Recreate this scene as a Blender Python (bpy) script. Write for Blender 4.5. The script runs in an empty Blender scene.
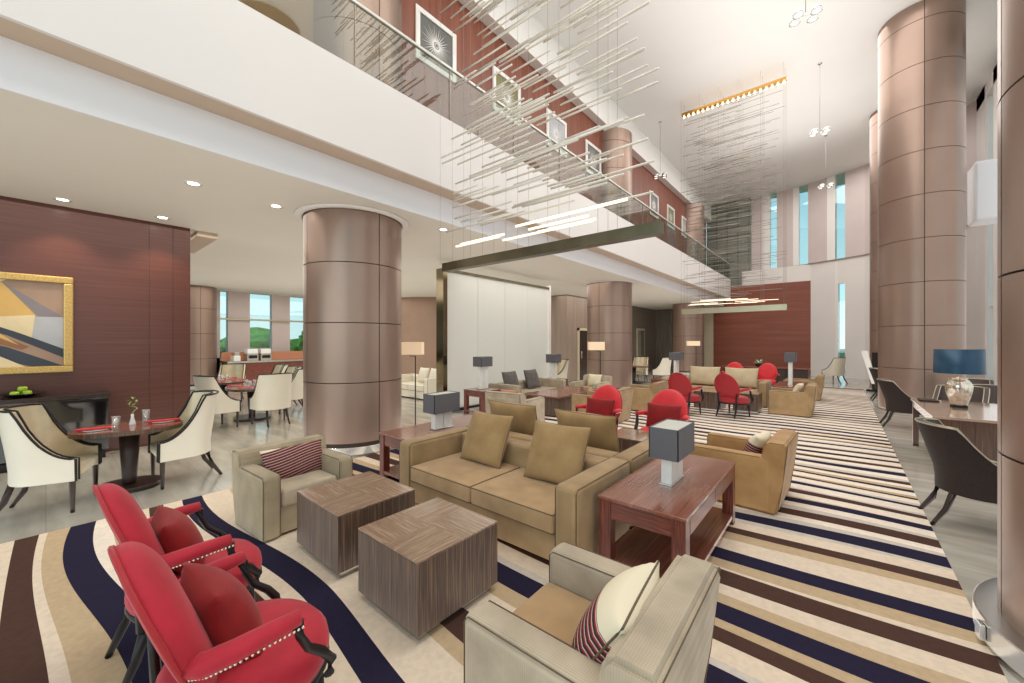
import bpy, bmesh, math, random
from mathutils import Vector, Matrix
random.seed(7)
R = math.radians
PI = math.pi
scn = bpy.context.scene
COL = scn.collection

# ------------------------------------------------------------------ materials
def lin(c):
    return tuple((x/12.92 if x <= .04045 else ((x+.055)/1.055)**2.4) for x in c)
def rgb(r, g, b):
    return lin((r/255., g/255., b/255.)) + (1.,)
def newmat(name):
    m = bpy.data.materials.new(name); m.use_nodes = True
    nt = m.node_tree; b = nt.nodes['Principled BSDF']
    return m, nt, b
def plain(name, col, rough=.6, metal=0., spec=.5, coat=0., noise=0., nscale=8., bump=0., bscale=200., sheen=0.):
    m, nt, b = newmat(name)
    b.inputs['Base Color'].default_value = col
    b.inputs['Roughness'].default_value = rough
    b.inputs['Metallic'].default_value = metal
    b.inputs['Specular IOR Level'].default_value = spec
    b.inputs['Coat Weight'].default_value = coat
    b.inputs['Coat Roughness'].default_value = .08
    b.inputs['Sheen Weight'].default_value = sheen
    tc = nt.nodes.new('ShaderNodeTexCoord')
    if noise > 0:
        n = nt.nodes.new('ShaderNodeTexNoise'); n.inputs['Scale'].default_value = nscale
        n.inputs['Detail'].default_value = 4
        nt.links.new(tc.outputs['Object'], n.inputs['Vector'])
        rp = nt.nodes.new('ShaderNodeValToRGB')
        rp.color_ramp.elements[0].position = .3; rp.color_ramp.elements[1].position = .7
        rp.color_ramp.elements[0].color = tuple(c*(1-noise) for c in col[:3])+(1,)
        rp.color_ramp.elements[1].color = tuple(min(1, c*(1+noise)) for c in col[:3])+(1,)
        nt.links.new(n.outputs['Fac'], rp.inputs['Fac']); nt.links.new(rp.outputs['Color'], b.inputs['Base Color'])
    if bump > 0:
        n2 = nt.nodes.new('ShaderNodeTexNoise'); n2.inputs['Scale'].default_value = bscale
        nt.links.new(tc.outputs['Object'], n2.inputs['Vector'])
        bp = nt.nodes.new('ShaderNodeBump'); bp.inputs['Strength'].default_value = bump
        bp.inputs['Distance'].default_value = .002
        nt.links.new(n2.outputs['Fac'], bp.inputs['Height']); nt.links.new(bp.outputs['Normal'], b.inputs['Normal'])
    return m
def streak(name, cols, scale, rough=.35, coat=0., pos=None, metal=0., quad=False, detail=2., gen='Object'):
    """wood veneer: a noise stretched along one axis, mapped to several tones"""
    m, nt, b = newmat(name)
    b.inputs['Roughness'].default_value = rough; b.inputs['Coat Weight'].default_value = coat
    b.inputs['Coat Roughness'].default_value = .1; b.inputs['Metallic'].default_value = metal
    tc = nt.nodes.new('ShaderNodeTexCoord')
    def nz(sc):
        mp = nt.nodes.new('ShaderNodeMapping'); mp.inputs['Scale'].default_value = sc
        nt.links.new(tc.outputs[gen], mp.inputs['Vector'])
        n = nt.nodes.new('ShaderNodeTexNoise'); n.inputs['Scale'].default_value = 1.; n.inputs['Detail'].default_value = detail
        n.inputs['Roughness'].default_value = .6
        nt.links.new(mp.outputs['Vector'], n.inputs['Vector'])
        return n.outputs['Fac']
    f = nz(scale)
    if quad:   # book-matched quarters: grain turns by 90 degrees from quarter to quarter
        f2 = nz((scale[1], scale[0], scale[2]))
        sp = nt.nodes.new('ShaderNodeSeparateXYZ'); nt.links.new(tc.outputs[gen], sp.inputs[0])
        mu = nt.nodes.new('ShaderNodeMath'); mu.operation = 'MULTIPLY'
        nt.links.new(sp.outputs[0], mu.inputs[0]); nt.links.new(sp.outputs[1], mu.inputs[1])
        gt = nt.nodes.new('ShaderNodeMath'); gt.operation = 'GREATER_THAN'; gt.inputs[1].default_value = 0
        nt.links.new(mu.outputs[0], gt.inputs[0])
        mx = nt.nodes.new('ShaderNodeMix'); mx.data_type = 'FLOAT'
        nt.links.new(gt.outputs[0], mx.inputs['Factor']); nt.links.new(f, mx.inputs['A']); nt.links.new(f2, mx.inputs['B'])
        f = mx.outputs['Result']
    rp = nt.nodes.new('ShaderNodeValToRGB'); cr = rp.color_ramp
    k = len(cols)
    pos = pos or [.32+.36*i/(k-1) for i in range(k)]
    while len(cr.elements) < k: cr.elements.new(.5)
    for i in range(k):
        cr.elements[i].position = pos[i]; cr.elements[i].color = cols[i]
    nt.links.new(f, rp.inputs['Fac']); nt.links.new(rp.outputs['Color'], b.inputs['Base Color'])
    return m
def ribbed(name, c0, c1, freq=700., rough=.85, two=True):
    """ribbed upholstery weave"""
    m, nt, b = newmat(name)
    b.inputs['Roughness'].default_value = rough; b.inputs['Specular IOR Level'].default_value = .25
    b.inputs['Sheen Weight'].default_value = .15
    tc = nt.nodes.new('ShaderNodeTexCoord')
    w = nt.nodes.new('ShaderNodeTexWave'); w.inputs['Scale'].default_value = freq/20.; w.bands_direction = 'X'
    w.inputs['Distortion'].default_value = .6; w.inputs['Detail'].default_value = 2
    nt.links.new(tc.outputs['Object'], w.inputs['Vector'])
    w2 = nt.nodes.new('ShaderNodeTexWave'); w2.inputs['Scale'].default_value = freq/20.; w2.bands_direction = 'Y'
    w2.inputs['Distortion'].default_value = .6
    nt.links.new(tc.outputs['Object'], w2.inputs['Vector'])
    n = nt.nodes.new('ShaderNodeTexNoise'); n.inputs['Scale'].default_value = 5.; n.inputs['Detail'].default_value = 3
    nt.links.new(tc.outputs['Object'], n.inputs['Vector'])
    a = nt.nodes.new('ShaderNodeMath'); a.operation = 'MULTIPLY_ADD'; a.inputs[1].default_value = .22
    nt.links.new(w.outputs['Fac'], a.inputs[0]); nt.links.new(n.outputs['Fac'], a.inputs[2])
    a2 = nt.nodes.new('ShaderNodeMath'); a2.operation = 'MULTIPLY_ADD'; a2.inputs[1].default_value = .12 if two else .0
    nt.links.new(w2.outputs['Fac'], a2.inputs[0]); nt.links.new(a.outputs[0], a2.inputs[2])
    rp = nt.nodes.new('ShaderNodeValToRGB'); rp.color_ramp.elements[0].position = .35; rp.color_ramp.elements[1].position = 1.05 if False else 1.
    rp.color_ramp.elements[0].color = c0; rp.color_ramp.elements[1].color = c1
    nt.links.new(a2.outputs[0], rp.inputs['Fac']); nt.links.new(rp.outputs['Color'], b.inputs['Base Color'])
    bp = nt.nodes.new('ShaderNodeBump'); bp.inputs['Strength'].default_value = .25; bp.inputs['Distance'].default_value = .003
    nt.links.new(a2.outputs[0], bp.inputs['Height']); nt.links.new(bp.outputs['Normal'], b.inputs['Normal'])
    return m
def emit(name, col, s):
    m, nt, b = newmat(name)
    b.inputs['Base Color'].default_value = col
    b.inputs['Emission Color'].default_value = col; b.inputs['Emission Strength'].default_value = s
    return m
def glassy(name, tint=(.95, .98, .97, 1), refl=.10, haze=0., hcol=(.8, .83, .8, 1), rough=.02):
    """thin pane: mostly see-through, a little mirror, optional frosted part"""
    m = bpy.data.materials.new(name); m.use_nodes = True; nt = m.node_tree; nt.nodes.clear()
    out = nt.nodes.new('ShaderNodeOutputMaterial')
    t = nt.nodes.new('ShaderNodeBsdfTransparent'); t.inputs[0].default_value = tint
    g = nt.nodes.new('ShaderNodeBsdfGlossy'); g.inputs['Roughness'].default_value = rough
    mx = nt.nodes.new('ShaderNodeMixShader'); mx.inputs[0].default_value = refl
    nt.links.new(t.outputs[0], mx.inputs[1]); nt.links.new(g.outputs[0], mx.inputs[2])
    last = mx.outputs[0]
    if haze > 0:
        d = nt.nodes.new('ShaderNodeBsdfDiffuse'); d.inputs[0].default_value = hcol
        tl = nt.nodes.new('ShaderNodeBsdfTranslucent'); tl.inputs[0].default_value = hcol
        m2 = nt.nodes.new('ShaderNodeMixShader'); m2.inputs[0].default_value = .5
        nt.links.new(d.outputs[0], m2.inputs[1]); nt.links.new(tl.outputs[0], m2.inputs[2])
        m3 = nt.nodes.new('ShaderNodeMixShader'); m3.inputs[0].default_value = haze
        nt.links.new(last, m3.inputs[1]); nt.links.new(m2.outputs[0], m3.inputs[2]); last = m3.outputs[0]
    nt.links.new(last, out.inputs['Surface'])
    return m

M = {}
M['ceiling'] = plain('ceiling_paint', rgb(232, 231, 228), .75, noise=.02, nscale=.6)
M['ceiling_low'] = plain('lower_ceiling_paint', rgb(230, 226, 216), .7, noise=.03, nscale=.5)
M['fascia'] = plain('fascia_paint', rgb(222, 217, 214), .6, noise=.015, nscale=.5)
M['soffit'] = plain('soffit_paint', rgb(196, 176, 156), .7, noise=.02)
M['riser'] = plain('riser_paint', rgb(232, 232, 236), .6)
M['white'] = plain('white_paint', rgb(236, 232, 228), .5)
M['pinkwall'] = plain('pink_grey_panel', rgb(206, 192, 188), .5, noise=.02, nscale=2)
M['whitewall'] = plain('white_stone_wall', rgb(230, 224, 220), .4, noise=.02, nscale=1)
M['railmetal'] = plain('pale_satin_rail', rgb(206, 206, 196), .4, .3)
M['goldpanel'] = plain('gold_bronze_panel', rgb(146, 112, 68), .6, .2, noise=.15, nscale=1.)
M['brownwall'] = plain('smooth_brown_wall', rgb(150, 122, 102), .45, noise=.05, nscale=2)
M['steel'] = plain('brushed_steel', rgb(200, 200, 196), .22, 1.)
M['bronze'] = plain('bronze_metal', rgb(96, 88, 70), .3, .9, noise=.25, nscale=3)
M['mirrorbronze'] = plain('bronze_mirror', rgb(140, 128, 104), .12, 1., noise=.15, nscale=2)
M['gold'] = plain('gilt_frame', rgb(202, 168, 104), .35, .7, noise=.25, nscale=60, bump=1., bscale=70)
M['darkgap'] = plain('dark_joint', rgb(60, 46, 40), .8)
M['column'] = plain('column_metal_panel', rgb(150, 127, 114), .33, .5, noise=.05, nscale=1.2)
M['redwood'] = streak('red_brown_wall_veneer', [rgb(82, 44, 36), rgb(88, 49, 40), rgb(95, 54, 45)], (.6, .6, 40), .3, .15)
M['redwood_v'] = streak('red_wall_veneer_vertical', [rgb(112, 56, 38), rgb(126, 66, 45), rgb(138, 76, 52)], (10, 10, .5), .45, .05)
M['farwood'] = streak('far_wall_red_veneer', [rgb(124, 64, 46), rgb(132, 70, 50), rgb(140, 77, 56)], (.5, .5, 9), .42, .05)
M['darkwall'] = streak('dark_hall_veneer', [rgb(104, 98, 88), rgb(120, 112, 102), rgb(134, 126, 114)], (22, 22, 1.), .4)
M['taupewall'] = streak('taupe_hall_veneer', [rgb(140, 122, 108), rgb(148, 130, 115), rgb(156, 138, 122)], (6, 6, .4), .45)
M['beigewall'] = plain('beige_wall', rgb(196, 184, 158), .6, noise=.04)
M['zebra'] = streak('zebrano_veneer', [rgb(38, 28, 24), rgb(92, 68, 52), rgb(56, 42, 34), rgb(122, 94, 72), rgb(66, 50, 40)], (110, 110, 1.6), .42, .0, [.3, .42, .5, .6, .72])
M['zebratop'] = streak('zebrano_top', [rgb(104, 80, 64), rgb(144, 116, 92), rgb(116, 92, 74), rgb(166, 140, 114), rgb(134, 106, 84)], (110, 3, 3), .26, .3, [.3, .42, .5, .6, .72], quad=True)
M['rosewood'] = streak('rosewood_side', [rgb(52, 22, 16), rgb(122, 58, 42), rgb(76, 34, 26), rgb(142, 72, 52)], (60, 60, 2.4), .34, .15, [.32, .44, .54, .66])
M['rosewood_h'] = streak('rosewood_apron', [rgb(60, 26, 20), rgb(128, 64, 46), rgb(84, 38, 28), rgb(146, 78, 58)], (2.4, 2.4, 60), .34, .15, [.32, .44, .54, .66])
M['rosetop'] = streak('rosewood_top', [rgb(114, 66, 50), rgb(134, 82, 64), rgb(122, 73, 56), rgb(146, 94, 74)], (34, 1., 5), .2, .5, [.32, .44, .56, .68])
M['darkwood'] = plain('dark_stained_wood', rgb(48, 33, 27), .38, spec=.4, coat=.1, noise=.2, nscale=20)
M['blackgloss'] = plain('black_lacquer', rgb(16, 15, 15), .06, coat=1., spec=.8)
M['blackwood'] = plain('black_wood', rgb(22, 16, 15), .42, spec=.35)
M['deskwood'] = streak('desk_veneer', [rgb(46, 30, 24), rgb(96, 66, 50), rgb(64, 44, 34), rgb(112, 80, 62)], (60, 60, 1.4), .3, .3)
M['desktop'] = plain('desk_glossy_top', rgb(168, 142, 124), .12, coat=.8, noise=.08, nscale=6)
M['khaki'] = ribbed('khaki_weave', rgb(136, 110, 76), rgb(172, 143, 104))
M['greyweave'] = ribbed('grey_beige_weave', rgb(148, 134, 114), rgb(190, 174, 150))
M['seatkhaki'] = ribbed('tan_seat_weave', rgb(150, 120, 84), rgb(184, 152, 112))
M['taupeweave'] = ribbed('taupe_weave', rgb(134, 120, 96), rgb(172, 156, 128))
M['pipe'] = plain('dark_piping', rgb(100, 82, 62), .8)
M['cushion'] = ribbed('olive_cushion_weave', rgb(140, 110, 70), rgb(176, 144, 100), two=False)
M['tanweave'] = ribbed('tan_side_weave', rgb(148, 110, 66), rgb(184, 144, 96))
M['greycushion'] = ribbed('charcoal_cushion_weave', rgb(84, 78, 76), rgb(118, 110, 106), two=False)
M['paletan'] = ribbed('pale_tan_weave', rgb(184, 164, 132), rgb(210, 192, 160), two=False)
M['ivory'] = plain('ivory_cushion', rgb(222, 210, 180), .7, noise=.04, bump=.2)
M['cream'] = plain('cream_leather', rgb(224, 216, 198), .38, spec=.5, noise=.03, nscale=3)
M['creamgold'] = plain('pearl_leather', rgb(208, 194, 164), .28, .2, noise=.12, nscale=5)
M['red'] = plain('red_velvet_cord', rgb(172, 34, 50), .65, sheen=.12, spec=.25, noise=.12, nscale=9, bump=.6, bscale=260)
M['redbright'] = plain('bright_red_velvet', rgb(206, 30, 40), .6, sheen=.1, noise=.08, nscale=9, bump=.3)
M['redpillow'] = plain('deep_red_velvet', rgb(136, 20, 22), .65, spec=.25, sheen=.12, noise=.18, nscale=7)
M['reddark'] = plain('dark_red_velvet_back', rgb(160, 18, 28), .6, sheen=.1, noise=.06)
M['chairdark'] = plain('speckled_dark_upholstery', rgb(46, 35, 32), .7, spec=.3, noise=.45, nscale=140, bump=.6, bscale=180)
M['chairin'] = plain('dark_upholstery_inside', rgb(78, 66, 62), .6, noise=.4, nscale=140)
M['nail'] = plain('nickel_nail', rgb(214, 206, 190), .25, 1.)
M['lampshade'] = plain('charcoal_shade', rgb(94, 92, 96), .7, bump=.2)
M['shadetop'] = plain('shade_diffuser', rgb(190, 188, 178), .6)
M['lampblue'] = plain('petrol_blue_shade', rgb(28, 66, 92), .38, .3)
M['lampin'] = plain('gold_shade_lining', rgb(214, 170, 110), .5)
M['marble'] = plain('white_marble', rgb(232, 230, 224), .25, noise=.06, nscale=12)
M['linenshade'] = emit('linen_shade', rgb(232, 206, 172), .35)
M['silverglass'] = plain('mercury_glass', rgb(222, 214, 200), .15, .8, noise=.25, nscale=22)
M['glass'] = glassy('clear_glass')
M['raildglass'] = glassy('railing_glass', (.74, .77, .73, 1), .06)
M['frost'] = glassy('etched_glass', (.86, .88, .86, 1), .10, .74, (.9, .9, .88, 1), .45)
M['tumbler'] = glassy('tumbler_glass', (.93, .96, .96, 1), .2)
M['rodglass'] = plain('acrylic_rod', rgb(226, 218, 206), .2, .0, spec=.8)
M['rodsteel'] = plain('satin_steel_rod', rgb(150, 142, 130), .35, .5)
M['lens2'] = emit('spot_lens', (1, .93, .82, 1), 1.6)
M['rodlit'] = emit('lit_acrylic_rod', (1., .84, .62, 1), 1.5)
M['wire'] = plain('steel_wire', rgb(150, 144, 136), .4, .8)
M['bulb'] = emit('bulb', (1., .76, .42, 1), 7.)
M['down'] = emit('downlight_lens', (1., .93, .80, 1), 9.)
M['brass'] = plain('brass_bar', rgb(180, 140, 84), .3, .9)
M['fitting'] = plain('bar_steel', rgb(176, 168, 146), .3, .8)
M['leaf'] = plain('plant_leaf', rgb(110, 140, 60), .5, noise=.2)
M['apple'] = plain('green_apple', rgb(150, 180, 50), .35, noise=.1)
M['napkin'] = plain('red_napkin', rgb(196, 36, 48), .7)
M['plate'] = plain('white_china', rgb(236, 234, 230), .15)
M['tree'] = plain('tree_foliage', rgb(132, 190, 76), .9, noise=.6, nscale=.9)
M['trunk'] = plain('tree_bark', rgb(84, 66, 50), .9)
M['grass'] = plain('lawn', rgb(110, 130, 76), .95, noise=.2, nscale=.3)
M['orangepanel'] = plain('orange_back_panel', rgb(190, 128, 96), .5)
M['blackmetal'] = plain('black_metal', rgb(28, 26, 26), .4, .4)
M['gridwall'] = plain('grey_green_panel', rgb(128, 132, 122), .4, .1, noise=.08)
M['mirror'] = plain('hall_mirror', rgb(220, 224, 222), .05, 1.)
M['papers'] = plain('white_print', rgb(238, 236, 230), .6)
M['bamboo'] = plain('bamboo_stem', rgb(150, 168, 96), .5)
# floor: polished stone, faint streaks and joints
m, nt, b = newmat('polished_stone_floor')
b.inputs['Roughness'].default_value = .16; b.inputs['Specular IOR Level'].default_value = .6
tc = nt.nodes.new('ShaderNodeTexCoord'); mp = nt.nodes.new('ShaderNodeMapping'); mp.inputs['Scale'].default_value = (.7, 3, 1)
n = nt.nodes.new('ShaderNodeTexNoise'); n.inputs['Scale'].default_value = 1.6; n.inputs['Detail'].default_value = 8
nt.links.new(tc.outputs['Object'], mp.inputs[0]); nt.links.new(mp.outputs[0], n.inputs['Vector'])
rp = nt.nodes.new('ShaderNodeValToRGB'); rp.color_ramp.elements[0].position = .3; rp.color_ramp.elements[1].position = .7
rp.color_ramp.elements[0].color = rgb(150, 145, 134); rp.color_ramp.elements[1].color = rgb(190, 185, 173)
nt.links.new(n.outputs['Fac'], rp.inputs['Fac'])
bk = nt.nodes.new('ShaderNodeTexBrick'); bk.inputs['Scale'].default_value = 1.; bk.inputs['Brick Width'].default_value = 1.2
bk.inputs['Row Height'].default_value = .6; bk.inputs['Mortar Size'].default_value = .004
bk.inputs['Color1'].default_value = (1, 1, 1, 1); bk.inputs['Color2'].default_value = (.97, .97, .97, 1); bk.inputs['Mortar'].default_value = (.8, .8, .8, 1)
nt.links.new(tc.outputs['Object'], bk.inputs['Vector'])
mx = nt.nodes.new('ShaderNodeMix'); mx.data_type = 'RGBA'; mx.blend_type = 'MULTIPLY'; mx.inputs['Factor'].default_value = 1
nt.links.new(rp.outputs[0], mx.inputs['A']); nt.links.new(bk.outputs['Color'], mx.inputs['B'])
nt.links.new(mx.outputs['Result'], b.inputs['Base Color'])
M['floor'] = m
# striped cushion: cream over a dark red lower half with thin lines
def striped(name, freq, split=None):
    m, nt, b = newmat(name); b.inputs['Roughness'].default_value = .75
    tc = nt.nodes.new('ShaderNodeTexCoord'); sp = nt.nodes.new('ShaderNodeSeparateXYZ'); nt.links.new(tc.outputs['Object'], sp.inputs[0])
    # wavy coordinate
    sx = nt.nodes.new('ShaderNodeMath'); sx.operation = 'MULTIPLY'; sx.inputs[1].default_value = 6.; nt.links.new(sp.outputs[0], sx.inputs[0])
    sn = nt.nodes.new('ShaderNodeMath'); sn.operation = 'SINE'; nt.links.new(sx.outputs[0], sn.inputs[0])
    ma = nt.nodes.new('ShaderNodeMath'); ma.operation = 'MULTIPLY_ADD'; ma.inputs[1].default_value = .035
    nt.links.new(sn.outputs[0], ma.inputs[0]); nt.links.new(sp.outputs[2], ma.inputs[2])
    fr = nt.nodes.new('ShaderNodeMath'); fr.operation = 'MULTIPLY'; fr.inputs[1].default_value = freq; nt.links.new(ma.outputs[0], fr.inputs[0])
    fc = nt.nodes.new('ShaderNodeMath'); fc.operation = 'FRACT'; nt.links.new(fr.outputs[0], fc.inputs[0])
    rp = nt.nodes.new('ShaderNodeValToRGB'); rp.color_ramp.interpolation = 'CONSTANT'
    rp.color_ramp.elements[0].color = rgb(40, 22, 34)
    e = rp.color_ramp.elements[1]; e.position = .45; e.color = rgb(136, 28, 44)
    e = rp.color_ramp.elements.new(.78); e.color = rgb(196, 170, 150)
    nt.links.new(fc.outputs[0], rp.inputs['Fac'])
    last = rp.outputs[0]
    if split is not None:
        gt = nt.nodes.new('ShaderNodeMath'); gt.operation = 'GREATER_THAN'; gt.inputs[1].default_value = split
        nt.links.new(ma.outputs[0], gt.inputs[0])
        mx = nt.nodes.new('ShaderNodeMix'); mx.data_type = 'RGBA'; nt.links.new(gt.outputs[0], mx.inputs['Factor'])
        nt.links.new(last, mx.inputs['A']); mx.inputs['B'].default_value = rgb(222, 210, 182); last = mx.outputs['Result']
    nt.links.new(last, b.inputs['Base Color'])
    return m
M['stripe'] = striped('striped_cushion_cloth', 42., .16)
M['stripehalf'] = striped('half_striped_cushion_cloth', 42., .05)

# ------------------------------------------------------------------ mesh helpers
class MB:
    def __init__(s): s.bm = bmesh.new(); s.mats = []
    def _mi(s, mat):
        if mat is None: return 0
        if mat not in s.mats: s.mats.append(mat)
        return s.mats.index(mat)
    def _fin(s, verts, mtx):
        if mtx is not None: bmesh.ops.transform(s.bm, matrix=mtx, verts=verts)
    def box(s, x0, x1, y0, y1, z0, z1, bev=0., seg=2, mtx=None, mat=None):
        r = bmesh.ops.create_cube(s.bm, size=1.)
        vs = r['verts']
        for v in vs:
            v.co = Vector(((x0+x1)/2+v.co.x*(x1-x0), (y0+y1)/2+v.co.y*(y1-y0), (z0+z1)/2+v.co.z*(z1-z0)))
        fs = set(f for v in vs for f in v.link_faces)
        mi = s._mi(mat)
        for f in fs: f.material_index = mi
        if bev > 0:
            bev = min(bev, .49*min(abs(x1-x0), abs(y1-y0), abs(z1-z0)))
            es = list(set(e for v in vs for e in v.link_edges))
            out = bmesh.ops.bevel(s.bm, geom=es, offset=bev, segments=seg, profile=.5, affect='EDGES')
            vs = list(set(v for f in s.bm.faces for v in f.verts if v in set(out['verts']))) if False else None
            if mtx is not None:
                # all verts made by the bevel plus survivors
                allv = set(out['verts']) | set(v for f in out['faces'] for v in f.verts)
                grow = set(allv)
                for v in list(allv):
                    for e in v.link_edges: grow.add(e.other_vert(v))
                bmesh.ops.transform(s.bm, matrix=mtx, verts=list(grow))
        else: s._fin(vs, mtx)
        return s
    def poly(s, pts, faces, mat=None, mtx=None, smooth=False):
        vs = [s.bm.verts.new(p) for p in pts]; mi = s._mi(mat)
        for f in faces:
            try:
                ff = s.bm.faces.new([vs[i] for i in f]); ff.material_index = mi; ff.smooth = smooth
            except ValueError: pass
        s._fin(vs, mtx); return s
    def prism(s, outline, z0, z1, mat=None, mtx=None):
        """outline in XY extruded in z"""
        n = len(outline)
        pts = [(x, y, z0) for x, y in outline]+[(x, y, z1) for x, y in outline]
        fs = [tuple(range(n))[::-1], tuple(range(n, 2*n))]+[(i, (i+1) % n, n+(i+1) % n, n+i) for i in range(n)]
        return s.poly(pts, fs, mat, mtx)
    def lathe(s, prof, n=32, c=(0, 0), a0=0., a1=2*PI, mat=None, mtx=None, sx=1., sy=1.):
        full = abs(a1-a0-2*PI) < 1e-6; k = n if full else n+1
        pts = []
        for r, z in prof:
            for i in range(k):
                a = a0+(a1-a0)*i/n
                pts.append((c[0]+max(r, 1e-4)*math.cos(a)*sx, c[1]+max(r, 1e-4)*math.sin(a)*sy, z))
        fs = []
        for j in range(len(prof)-1):
            for i in range(n if full else n):
                i2 = (i+1) % k if full else i+1
                fs.append((j*k+i, j*k+i2, (j+1)*k+i2, (j+1)*k+i))
        return s.poly(pts, fs, mat, mtx, True)
    def tube(s, path, r, n=8, mat=None, mtx=None, closed=False, cap=True, flat=1.):
        """path: points; r: number or list"""
        P = [Vector(p) for p in path]; k = len(P); pts = []
        up = Vector((0, 0, 1))
        for i, p in enumerate(P):
            if closed: t = P[(i+1) % k]-P[i-1]
            else: t = P[min(i+1, k-1)]-P[max(i-1, 0)]
            t = t.normalized() if t.length > 1e-9 else Vector((0, 0, 1))
            ref = up if abs(t.dot(up)) < .95 else Vector((1, 0, 0))
            a = t.cross(ref).normalized(); b_ = a.cross(t).normalized()
            rr = r[i] if isinstance(r, (list, tuple)) else r
            for j in range(n):
                th = 2*PI*j/n
                pts.append(p+a*rr*math.cos(th)+b_*rr*flat*math.sin(th))
        fs = []
        for i in range(k if closed else k-1):
            i2 = (i+1) % k
            for j in range(n):
                j2 = (j+1) % n
                fs.append((i*n+j, i*n+j2, i2*n+j2, i2*n+j))
        if cap and not closed: fs += [tuple(range(n))[::-1], tuple((k-1)*n+j for j in range(n))]
        return s.poly(pts, fs, mat, mtx, True)
    def pillow(s, w, h, t, n=20, mtx=None, mat=None):
        """pinched-corner pillow in the XZ plane, thick in Y, centred"""
        pts = []; fs = []
        for side in (1, -1):
            for i in range(n+1):
                for j in range(n+1):
                    u = -1+2*i/n; v = -1+2*j/n
                    k = (max(0., (1-abs(u)**2.6))*max(0., (1-abs(v)**2.6)))**.62
                    pin = 1-.05*(1-abs(u*v))*1.
                    x = u*w/2*(1-.06*(1-v*v) if abs(u) > .99 else 1-.0*v); z = v*h/2*(1-.06*(1-u*u) if abs(v) > .99 else 1)
                    pts.append((x, side*(t/2*k+.006), z))
        N = (n+1)*(n+1)
        for sgn in (0, 1):
            for i in range(n):
                for j in range(n):
                    q = (i*(n+1)+j, (i+1)*(n+1)+j, (i+1)*(n+1)+j+1, i*(n+1)+j+1)
                    q = tuple(x+sgn*N for x in q); fs.append(q if sgn == 1 else q[::-1])
        ring = [(i, 0) for i in range(n)]+[(n, j) for j in range(n)]+[(n-i, n) for i in range(n)]+[(0, n-j) for j in range(n)]
        idx = [i*(n+1)+j for i, j in ring]
        for a in range(len(idx)):
            b_ = idx[(a+1) % len(idx)]; fs.append((idx[a], b_, b_+N, idx[a]+N))
        return s.poly(pts, fs, mat, mtx, True)
    def build(s, name, mat=None, parent=None, smooth=None, loc=(0, 0, 0), rot=(0, 0, 0)):
        bmesh.ops.recalc_face_normals(s.bm, faces=s.bm.faces)
        me = bpy.data.meshes.new(name)
        if smooth is not None:
            for f in s.bm.faces: f.smooth = smooth
        s.bm.to_mesh(me); s.bm.free()
        if s.mats:
            for m_ in s.mats: me.materials.append(M[m_] if isinstance(m_, str) else m_)
        else: me.materials.append(M[mat] if isinstance(mat, str) else mat)
        o = bpy.data.objects.new(name, me); COL.objects.link(o)
        o.location = loc; o.rotation_euler = rot
        if parent: o.parent = parent
        return o
def smooth_angle(o, ang=35):
    me = o.data
    for p in me.polygons: p.use_smooth = True
    try: me.set_sharp_from_angle(angle=R(ang))
    except Exception: pass
    return o
def rbox(name, x0, x1, y0, y1, z0, z1, mat, parent=None, bev=.02, seg=3, mtx=None):
    o = MB().box(x0, x1, y0, y1, z0, z1, bev, seg, mtx).build(name, mat, parent)
    return smooth_angle(o, 40) if bev > 0 else o
def tag(o, label, cat, group=None, kind=None):
    o['label'] = label; o['category'] = cat
    if group: o['group'] = group
    if kind: o['kind'] = kind
    return o
def thing(name, loc, rz, label, cat, group=None):
    o = bpy.data.objects.new(name, None); COL.objects.link(o); o.empty_display_size = .2
    o.location = loc; o.rotation_euler = (0, 0, rz)
    return tag(o, label, cat, group)
def struct(o): o['kind'] = 'structure'; return o
CH = {}
def dup(root, loc, rz, label, group=None):
    r = root.copy(); COL.objects.link(r); r.location = loc; r.rotation_euler = (0, 0, rz); r['label'] = label
    if group: r['group'] = group
    for ch in [o for o in COL.objects if o.parent == root]:
        c = ch.copy(); COL.objects.link(c); c.parent = r
        for g in [o for o in COL.objects if o.parent == ch]:
            d = g.copy(); COL.objects.link(d); d.parent = c
    return r

# ------------------------------------------------------------------ SETTING
def sbox(name, *a, mat='white', bev=0.): return struct(MB().box(*a, bev=bev).build(name, mat))
struct(MB().box(-17.6, 4.6, -5, 24, -.2, 0).build('floor', 'floor'))
struct(MB().box(-120, 120, -60, 140, -.6, -.4).build('ground', 'grass'))
# lower ceiling, riser, soffit, fascia, mezzanine floor
sbox('ceiling_lower', -17.6, -4.71, -5, 23.2, 3.45, 3.55, mat='ceiling_low')
sbox('trim_1', -4.71, -4.69, -5, 23.0, 3.45, 3.83, mat='riser')
sbox('trim_2', -4.69, -4.42, -5, 23.0, 3.83, 3.87, mat='soffit')
sbox('wall_balcony_fascia', -4.42, -4.38, -5, 23.0, 3.83, 4.84, mat='fascia')
sbox('floor_mezzanine', -5.6, -4.42, -5, 23.0, 4.6, 4.7, mat='darkwood')
sbox('wall_mezzanine', -5.75, -5.58, 2.4, 23.1, 4.6, 8.1, mat='redwood_v')
sbox('wall_mezzanine_bronze', -5.75, -5.58, -5, 2.4, 4.6, 8.1, mat='goldpanel')
sbox('trim_3', -5.75, -5.35, -5, 23.2, 8.1, 8.16, mat='white')
sbox('trim_4', -5.40, -5.35, -5, 23.2, 8.16, 9.0, mat='ceiling')
sbox('ceiling', -5.75, 3.5, -5, 24.2, 9.0, 9.1, mat='ceiling')
sbox('trim_5', -9.9, -8.2, 1.62, 1.9, 3.36, 3.45, mat='soffit')
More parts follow.
